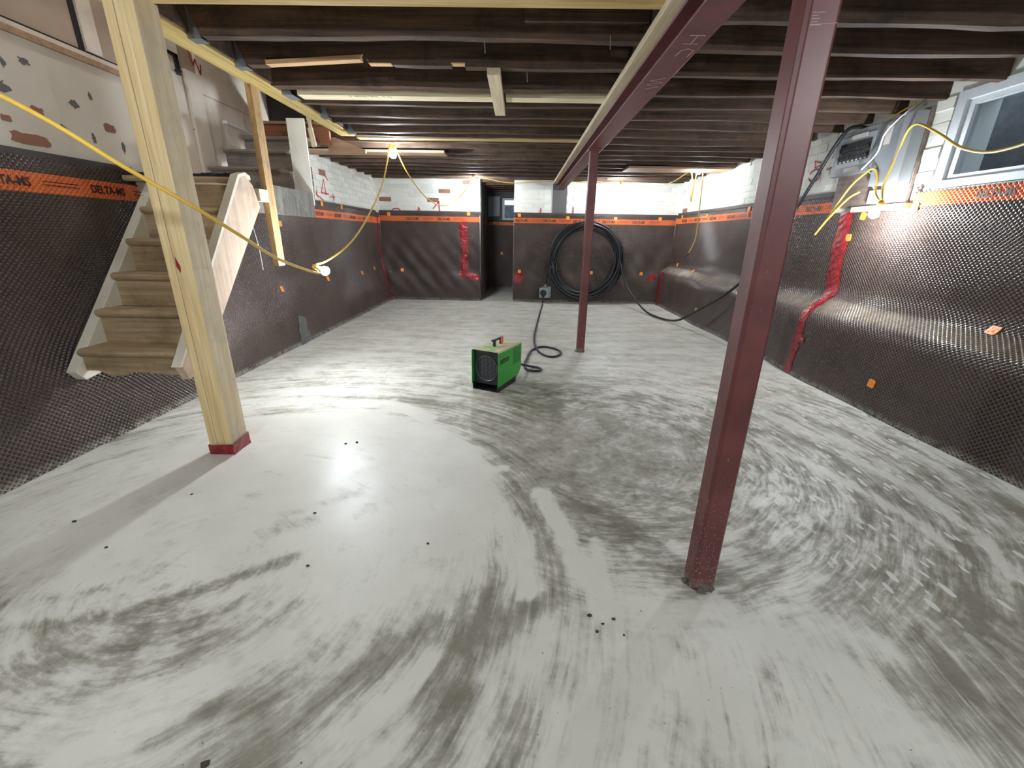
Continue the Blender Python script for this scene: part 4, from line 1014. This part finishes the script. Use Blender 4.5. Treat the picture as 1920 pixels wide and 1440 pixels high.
bk = solo('backing_board', MB().box(XR - 0.035, XR - 0.012, 3.45, 4.235, 1.475, 2.09), M['plywood'], 'old plywood backing board behind the grey electrical boxes', 'board', bevel=0.002)
solo('shelf_strip', MB().box(XR - 0.075, XR - 0.012, 3.395, 3.93, 1.432, 1.473), M['shelfwood'], 'cream wood strip under the plywood board beside the lit bulb', 'board', bevel=0.003)
pn = thing('breaker_panel', 'grey breaker panel with rows of switches on the right wall', 'electrical panel', (XR - 0.06, 4.02, 1.735))
X0, X1 = XR - 0.085, XR - 0.036
part('body', MB().box(X0, X1, 3.785, 4.285, 1.735, 2.075), M['greypaint'], pn, bevel=0.004)
part('door_frame', MB().box(X0 - 0.006, X0, 3.84, 4.235, 1.80, 2.03), M['greypaint2'], pn, bevel=0.002)
part('recess', MB().box(X0 - 0.008, X0 - 0.006, 3.865, 4.215, 1.835, 1.985), M['blackplastic'], pn)
for r in range(2):
    for k in range(12):
        y = 3.88 + k * 0.0275; z = 1.875 + r * 0.06
        part('breaker', MB().box(X0 - 0.018, X0 - 0.008, y, y + 0.022, z - 0.018, z + 0.018).box(X0 - 0.026, X0 - 0.018, y + 0.006, y + 0.016, z - 0.004 + 0.006 * r, z + 0.008 + 0.006 * r), M['heatblack'], pn)
for k in range(7): part('circuit_tag', MB().box(X0 - 0.0095, X0 - 0.008, 3.885 + k * 0.047, 3.905 + k * 0.047, 1.838, 1.848), M['paper'], pn)
part('paper_label', MB().box(X0 - 0.008, X0 - 0.0062, 3.93, 4.10, 2.0, 2.035), M['paper'], pn)
part('paper_label', MB().box(X0 - 0.002, X0, 3.95, 4.12, 1.755, 1.79), M['paper'], pn)
pb = thing('meter_box', 'tall plain grey service box beside the breaker panel', 'electrical box', (XR - 0.06, 3.57, 1.615))
part('body', MB().box(XR - 0.10, XR - 0.036, 3.56, 3.775, 1.615, 2.07), M['greypaint'], pb, bevel=0.004)
part('cover', MB().box(XR - 0.106, XR - 0.10, 3.572, 3.763, 1.63, 2.055), M['greypaint'], pb, bevel=0.002)
part('paper_label', MB().box(XR - 0.1075, XR - 0.106, 3.66, 3.72, 1.90, 2.03), M['paper'], pb)
solo('conduit_trunk', MB().box(XR - 0.13, XR - 0.0365, 3.455, 3.552, 1.60, 2.075), M['greypaint2'], 'pale blue-grey metal trunking between the service box and the window', 'trunking', bevel=0.004)
ob = thing('outlet_box', 'small white outlet box on the plywood under the breaker panel', 'outlet', (XR - 0.06, 3.72, 1.49))
part('body', MB().box(XR - 0.085, XR - 0.036, 3.68, 3.76, 1.487, 1.585), M['whiteplastic'], ob, bevel=0.003)
part('toggle', MB().box(XR - 0.095, XR - 0.085, 3.712, 3.728, 1.52, 1.56), M['greypaint'], ob)
def cable(name, pts, r, mat, label, cat, n=8, group=None):
    return solo(name, MB().tube(catmull(pts, n), r, 8), M[mat], label, cat, group, smooth=True)
cable('wall_wire', [(XR - 0.12, 3.86, 1.75), (XR - 0.12, 3.74, 1.85), (XR - 0.13, 3.70, 1.97), (XR - 0.12, 3.62, 2.05), (XR - 0.08, 3.55, 2.12)], 0.006, 'whiteplastic', 'thin white wire crossing the grey electrical boxes', 'wire')
cable('wall_wire', [(XR - 0.06, 3.80, 2.08), (XR - 0.08, 3.70, 2.10), (XR - 0.07, 3.56, 2.14)], 0.006, 'yellowcord', 'short yellow wire leaving the top of the breaker panel', 'wire')
cable('wall_wire', [(XR - 0.10, 3.80, 1.73), (XR - 0.09, 3.76, 1.69), (XR - 0.08, 3.75, 1.63), (XR - 0.065, 3.73, 1.585)], 0.006, 'greypaint2', 'short grey wire dropping into the white outlet box', 'wire')

# ------------------------------------------------------------------ coiled cable, its box, and the lead to the panel
rnd = random.Random(12)
cx, cz, yc = 1.215, 0.765, 8.10
pts = []
turns = 9
# tail rising from the box to the coil
tail_in = [(0.50, 8.14, 0.33), (0.52, 8.14, 0.5), (0.60, 8.12, 0.80)]
N = turns * 26
for i in range(N):
    a = math.pi - 2 * math.pi * i / 26; tn = i / 26
    k = int(tn)
    rr = 0.60 + 0.055 * math.sin(k * 2.4) + 0.02 * math.sin(a * 2 + k)
    dx = 0.03 * math.sin(k * 1.7); dz = -0.045 * abs(math.sin(k * 1.3)) * (1 if math.sin(a) < 0 else 0.15)
    pts.append((cx + dx + rr * math.cos(a), yc - 0.055 + 0.11 * ((k * 0.37) % 1) , cz + 0.015 + (rr + 0.02) * math.sin(a) + dz))
cc = thing('coiled_cable', 'thick black cable coiled in a big ring against the far wall', 'cable', (cx, yc, 0.07))
part('coil', MB().tube(catmull(pts, 3), 0.019, 7), M['rubber'], cc, smooth=True)
part('box_lead', MB().tube(catmull(tail_in + [(0.66, 8.10, 1.0), (0.78, 8.08, 1.17)], 6), 0.017, 8), M['rubber'], cc, smooth=True, label='end of the cable dropping into the grey box')
part('panel_lead', MB().tube(catmull([(1.82, 8.06, 0.95), (1.85, 8.02, 0.70), (1.95, 7.8, 0.35), (2.1, 7.2, 0.07), (2.2, 6.7, 0.022), (2.32, 6.2, 0.07), (2.42, 5.75, 0.30), (2.53, 5.2, 0.62), (2.60, 4.85, 0.95), (2.66, 4.55, 1.40), (2.72, 4.38, 1.75), (2.75, 4.28, 1.96), (2.77, 4.18, 2.09), (2.79, 4.08, 2.10), (2.81, 4.0, 2.07)], 8), 0.016, 8), M['rubber'], cc, smooth=True, label='long lead running along the wall up to the breaker panel')
gb = thing('cable_box', 'grey metal outlet box hung low on the far wall', 'outlet', (0.5, 8.16, 0.07))
part('back_plate', MB().box(0.43, 0.605, 8.19, 8.215, 0.09, 0.30), M['galv'], gb, bevel=0.004)
part('body', MB().box(0.385, 0.56, 8.10, 8.19, 0.10, 0.285), M['galv'], gb, bevel=0.006)
part('gland', MB().cyl((0.50, 8.14, 0.285), (0.50, 8.14, 0.345), 0.026, n=12), M['galv'], gb)
part('socket_face', MB().cyl((0.46, 8.10, 0.19), (0.46, 8.07, 0.19), 0.06, n=18), M['heatblack'], gb)

# ------------------------------------------------------------------ heater
HA = math.radians(-25.5); hu = Vector((math.cos(HA), math.sin(HA), 0)); hv = Vector((-math.sin(HA), math.cos(HA), 0)); h0 = Vector((-0.37, 3.300, 0))
def hp(a, b, c): return h0 + hu * a + hv * b + Vector((0, 0, c))
def hbox(mb, a0, a1, b0, b1, c0, c1):
    return mb.hexa([hp(a0, b0, c0), hp(a1, b0, c0), hp(a1, b1, c0), hp(a0, b1, c0), hp(a0, b0, c1), hp(a1, b0, c1), hp(a1, b1, c1), hp(a0, b1, c1)])
HW, HD, HZ0, HZ1 = 0.245, 0.425, 0.048, 0.337
ht = thing('fan_heater', 'green box-shaped electric fan heater on the concrete floor', 'heater', tuple(hp(HW / 2, HD / 2, 0)))
def hside(a0, a1):
    poly = [(0, 0.0), (0.02, HZ0 - 0.012), (0, HZ1 - 0.0), (HD, HZ1), (HD, 0.16), (HD - 0.035, HZ0 + 0.03), (0.06, HZ0)]
    poly = [(0, HZ0 - 0.004), (0, HZ1 - 0.012), (HD, HZ1 - 0.012), (HD, 0.12), (HD - 0.05, HZ0 + 0.012)]
    n = len(poly); mb = MB()
    mb.add([hp(a0, b, c) for b, c in poly] + [hp(a1, b, c) for b, c in poly], [tuple(range(n))[::-1], tuple(range(n, 2 * n))] + [(i, (i + 1) % n, n + (i + 1) % n, n + i) for i in range(n)])
    return mb
part('side_panel', hside(HW - 0.003, HW), M['green'], ht)
part('side_panel', hside(0, 0.003), M['green'], ht)
cr = 0.012
tpoly = [(0, HZ1 - cr), (0.0035, HZ1 - 0.0035), (cr, HZ1), (HW - cr, HZ1), (HW - 0.0035, HZ1 - 0.0035), (HW, HZ1 - cr), (HW - 0.003, HZ1 - cr), (HW - 0.006, HZ1 - 0.006), (HW - cr, HZ1 - 0.003), (cr, HZ1 - 0.003), (0.006, HZ1 - 0.006), (0.003, HZ1 - cr)]
n = len(tpoly)
part('top_panel', MB().add([hp(a, 0, c) for a, c in tpoly] + [hp(a, HD, c) for a, c in tpoly], [tuple(range(n))[::-1], tuple(range(n, 2 * n))] + [(i, (i + 1) % n, n + (i + 1) % n, n + i) for i in range(n)]), M['dustytop'], ht, label='dusty top of the green shell')
part('rear_panel', hbox(MB(), 0.003, HW - 0.003, HD - 0.004, HD, 0.12, HZ1 - 0.003), M['green'], ht)
face = hbox(MB(), 0.003, HW - 0.003, 0.035, 0.04, HZ0, HZ1 - 0.003)
part('front_face', face, M['heatblack'], ht)
gc = (HW / 2, 0.033, 0.182)
gm = MB()
ringp = [hp(gc[0] + 0.098 * math.cos(t), 0.030, gc[2] + 0.105 * math.sin(t)) for t in np.linspace(0, 2 * math.pi, 33)]
gm.tube(ringp, 0.0035, 6)
for k in range(-9, 10):
    z = k * 0.0105; w = 0.098 * math.sqrt(max(0, 1 - (z / 0.105) ** 2))
    if w > 0.01: gm.tube([hp(gc[0] - w, 0.031, gc[2] + z), hp(gc[0] + w, 0.031, gc[2] + z)], 0.0014, 5)
part('grille', gm, M['wire'], ht)
gm2 = MB()
for k in (-2, -1, 0, 1, 2):
    a = k * 0.034; w = 0.105 * math.sqrt(max(0, 1 - (a / 0.098) ** 2)); gm2.tube([hp(gc[0] + a, 0.0295, gc[2] - w), hp(gc[0] + a, 0.0295, gc[2] + w)], 0.002, 5)
part('grille_bar', gm2, M['wire'], ht)
part('base_tray', hbox(hbox(hbox(MB(), 0.006, 0.014, 0.004, HD - 0.09, 0, HZ0 + 0.01), HW - 0.014, HW - 0.006, 0.004, HD - 0.09, 0, HZ0 + 0.01), 0.006, HW - 0.006, 0.006, HD - 0.09, 0.0, 0.004), M['heatblack'], ht)
part('inner_floor', hbox(MB(), 0.004, HW - 0.004, 0.05, HD - 0.06, HZ0 - 0.002, HZ0 + 0.002), M['heatblack'], ht)
hd = MB(); hx = HW * 0.5
hbox(hd, hx - 0.011, hx + 0.011, 0.125, 0.295, HZ1 + 0.045, HZ1 + 0.060); hbox(hd, hx - 0.010, hx + 0.010, 0.150, 0.170, HZ1 - 0.001, HZ1 + 0.046); hbox(hd, hx - 0.010, hx + 0.010, 0.262, 0.282, HZ1 - 0.001, HZ1 + 0.046)
hob = part('handle', hd, M['blackplastic'], ht, bevel=0.002)
part('handle_tag', hbox(hbox(MB(), hx + 0.011, hx + 0.013, 0.250, 0.296, HZ1 + 0.012, HZ1 + 0.060), hx - 0.012, hx + 0.012, 0.283, 0.286, HZ1 + 0.002, HZ1 + 0.058), M['orangetag'], hob, label='orange tag taped to the handle')
letter('lettering', 'patron', 0.072, hp(HW + 0.0008, 0.03, 0.232), hv, (0, 0, 1), M['blackprint'], ht, shear=0.28, sx=0.78, label='black slanted maker lettering')
lp = MB(); rr = random.Random(4)
z = 0.30
while z > 0.165:
    x = 0.262
    while x < 0.40:
        w = rr.uniform(0.008, 0.03); hbox(lp, HW, HW + 0.0005, x, min(x + w, 0.405), z, z + 0.006); x += w + 0.004
    z -= 0.0105
part('printed_notice', lp, M['greendk'], ht, label='block of dark green small print')
# heater lead
def fz(p, z=0.011): return (p[0], p[1], z)
lead = [(0.46, 8.06, 0.16), (0.45, 7.98, 0.06), (0.43, 7.75, 0.012)] + [fz(p) for p in [(0.27, 6.0), (0.20, 5.05), (0.22, 4.55), (0.30, 4.32), (0.40, 4.30), (0.47, 4.45), (0.42, 4.62), (0.28, 4.70), (0.16, 4.55)]] + [(0.10, 4.2, 0.012), (0.07, 3.95, 0.015), (0.10, 3.80, 0.012), (0.20, 3.78, 0.012), (0.22, 3.86, 0.012), (0.12, 3.90, 0.02), (0.045, 3.78, 0.07), (-0.01, 3.66, 0.13)]
cable('heater_lead', lead, 0.011, 'rubber', 'black lead snaking over the floor from the grey box to the heater', 'cable', 10)
solo('lead_plug', MB().cyl((0.46, 8.066, 0.19), (0.46, 8.02, 0.19), 0.042, n=16).cyl((0.46, 8.05, 0.19), (0.46, 8.06, 0.12), 0.024, n=12), M['blackplastic'], 'black round plug pushed into the grey box', 'plug')

# ------------------------------------------------------------------ string of work lights
def bulb(x, y, z, label, d=(0, 0, -1), k_=1.0):
    t = thing('string_bulb', label, 'light bulb', (x, y, z), 'lit bulbs of the yellow light string')
    d = Vector(d).normalized()
    c = Vector((x, y, z)); a = d.orthogonal().normalized(); b = d.cross(a)
    def rev(prof, nm, mat):
        mb = MB(); n = 16; vs = []; fs = []
        for r, s in prof:
            r *= k_; s *= k_
            for i in range(n):
                q = 2 * math.pi * i / n; vs.append(c + d * s + a * (r * math.cos(q)) + b * (r * math.sin(q)))
        for k in range(len(prof) - 1):
            for i in range(n): fs.append((k * n + i, k * n + (i + 1) % n, (k + 1) * n + (i + 1) % n, (k + 1) * n + i))
        fs += [tuple(range(n))[::-1], tuple(range((len(prof) - 1) * n, len(prof) * n))]
        return part(nm, mb.add(vs, fs), mat, t, smooth=True)
    rev([(0.014, -0.085), (0.020, -0.075), (0.021, -0.035), (0.018, -0.028)], 'socket', M['yellowcord'])
    rev([(0.016, -0.030), (0.022, -0.018), (0.031, -0.002), (0.034, 0.012), (0.030, 0.027), (0.018, 0.038), (0.005, 0.042)], 'glass', M['bulb'])
    return t
bulb(-1.485, 3.30, 0.926, 'glowing bulb hanging low beside the stairs in front of the left wall', (0.9, 0, -0.35))
bulb(-1.385, 5.10, 2.005, 'glowing bulb under the joists left of the room centre')
bulb(-0.80, 7.80, 2.055, 'glowing bulb at the top of the far wall by the alcove')
bulb(1.67, 7.86, 1.99, 'glowing bulb at the top of the far wall above the coiled cable')
bulb(2.45, 6.55, 2.085, 'glowing bulb in the far right ceiling corner')
bulb(2.60, 3.40, 1.405, 'glowing bulb under the plywood board on the right wall', (-0.4, 0, -1))
bulb(-1.25, 0.35, 1.93, 'glowing bulb hung behind the viewpoint on the left')
bulb(1.7, -0.2, 1.95, 'glowing bulb hung behind the viewpoint on the right')
bulb(-2.2, 2.9, 3.32, 'unseen bulb added at the top of the stairwell for light from upstairs', k_=0.62)  # added out of view to brighten the upper stairs
YC = 'yellowcord'
cable('light_cord', [(-2.2, 2.9, 3.36), (-2.2, 2.9, 3.50)], 0.006, YC, 'short yellow cord holding the added stairwell bulb', 'cord')
cable('light_cord', [(-1.8, 0.2, 1.98), (-1.62, 0.9, 1.72), (-1.435, 1.35, 1.535), (-1.285, 1.5, 1.39), (-1.20, 1.65, 1.285), (-1.17, 1.85, 1.185), (-1.215, 2.2, 1.07), (-1.32, 2.75, 0.965), (-1.42, 3.12, 0.925), (-1.555, 3.30, 0.955)], 0.0075, YC, 'yellow cord sagging from the left past the timber post to the low bulb', 'cord')
cable('light_cord', [(-1.545, 3.30, 0.965), (-1.48, 3.40, 1.0), (-1.42, 3.75, 1.13), (-1.41, 4.2, 1.35), (-1.40, 4.7, 1.68), (-1.40, 5.06, 2.09)], 0.0075, YC, 'yellow cord climbing from the low bulb to the ceiling bulb', 'cord')
cable('light_cord', [(-1.37, 5.12, 2.09), (-1.33, 5.5, 1.86), (-1.27, 6.2, 1.66), (-1.19, 6.9, 1.61), (-1.09, 7.5, 1.70), (-0.90, 7.72, 1.93), (-0.81, 7.80, 2.135)], 0.0075, YC, 'yellow cord drooping between the ceiling bulb and the far wall bulb', 'cord')
cable('light_cord', [(-0.79, 7.80, 2.135), (-0.55, 7.95, 2.10), (-0.2, 8.08, 2.06), (0.2, 8.12, 2.075), (0.5, 8.15, 2.10), (0.80, 8.2, 2.11), (1.2, 8.15, 2.085), (1.45, 8.0, 2.085), (1.66, 7.86, 2.075)], 0.0075, YC, 'yellow cord strung along the top of the far wall', 'cord')
cable('light_cord', [(1.68, 7.86, 2.075), (1.92, 7.8, 2.02), (2.15, 7.6, 1.98), (2.28, 7.1, 2.0), (2.36, 6.75, 2.08), (2.40, 6.65, 2.05), (2.405, 6.6, 1.82), (2.415, 6.58, 1.70), (2.42, 6.57, 1.85), (2.425, 6.55, 2.08), (2.44, 6.55, 2.17)], 0.0075, YC, 'yellow cord looping from the far wall to the right corner bulb', 'cord')
cp_ = thing('light_cord', 'yellow cord tail hanging down the right wall with a black plug end', 'cord', (2.45, 6.5, 1.0))
part('cord', MB().tube(catmull([(2.46, 6.55, 2.17), (2.49, 6.5, 2.10), (2.48, 6.42, 1.80), (2.475, 6.38, 1.50), (2.47, 6.36, 1.20), (2.43, 6.42, 1.0)], 8), 0.0075, 8), M[YC], cp_, smooth=True)
part('plug', MB().cyl((2.43, 6.42, 1.0), (2.40, 6.46, 0.955), 0.013, 0.010, 10), M['blackplastic'], cp_)
cable('light_cord', [(2.645, 3.42, 1.485), (2.70, 3.52, 1.60), (2.745, 3.53, 1.80), (2.72, 3.47, 1.93), (2.70, 3.40, 1.965), (2.66, 3.28, 1.94), (2.58, 3.02, 1.83), (2.48, 2.72, 1.70), (2.38, 2.4, 1.64), (2.2, 1.9, 1.68), (1.95, 0.8, 1.9), (1.72, -0.18, 2.03)], 0.0075, YC, 'yellow cord rising from the right wall bulb and drooping past the window', 'cord')
cable('light_cord', [(2.74, 3.80, 1.58), (2.70, 3.86, 1.53), (2.66, 3.98, 1.38), (2.63, 4.06, 1.25), (2.67, 3.99, 1.40), (2.72, 3.90, 1.62), (2.75, 3.80, 1.72), (2.745, 3.72, 1.74), (2.74, 3.66, 1.68), (2.70, 3.58, 1.56), (2.64, 3.44, 1.485)], 0.0075, YC, 'yellow cord looped in a narrow bight above the right wall bulb', 'cord')
cable('light_cord', [(-1.77, 0.2, 2.01), (-1.55, 0.3, 2.0), (-1.25, 0.36, 2.01), (0.4, -0.1, 1.95), (1.70, -0.2, 2.03)], 0.0075, YC, 'yellow cord carrying the bulbs behind the viewpoint', 'cord')

solo('loose_string', MB().tube(catmull([(-2.40, 4.02, 1.24), (-2.39, 4.04, 1.05), (-2.38, 4.03, 0.86)], 6), 0.0035, 6), M['whiteplastic'], 'thin white string dangling on the membrane behind the stairs', 'string', smooth=True)
# ------------------------------------------------------------------ crumbs on the slab
rr = random.Random(21)
for k, (x, y, s) in enumerate([(0.262, 1.09, 0.008), (0.30, 1.06, 0.005), (0.275, 1.03, 0.006), (0.34, 1.08, 0.006), (0.36, 1.02, 0.004), (-1.02, 2.27, 0.008), (-0.96, 2.29, 0.009), (-0.9, 1.6, 0.006), (-0.78, 1.28, 0.006), (-1.55, 1.72, 0.006), (-1.9, 1.5, 0.008), (-1.62, 1.35, 0.006), (-0.35, 1.42, 0.006), (-0.72, 0.64, 0.010)]):
    mb = MB(); pts = []
    for a in range(6): pts.append((x + s * rr.uniform(0.7, 1.4) * math.cos(a * 1.047), y + s * rr.uniform(0.5, 1.0) * math.sin(a * 1.047)))
    mb.prism(pts, 2, 0.0, s * 0.6)
    solo('debris_crumb', mb, M['crumb'], 'tiny dark crumb of debris lying on the concrete', 'debris', 'crumbs of debris on the slab')
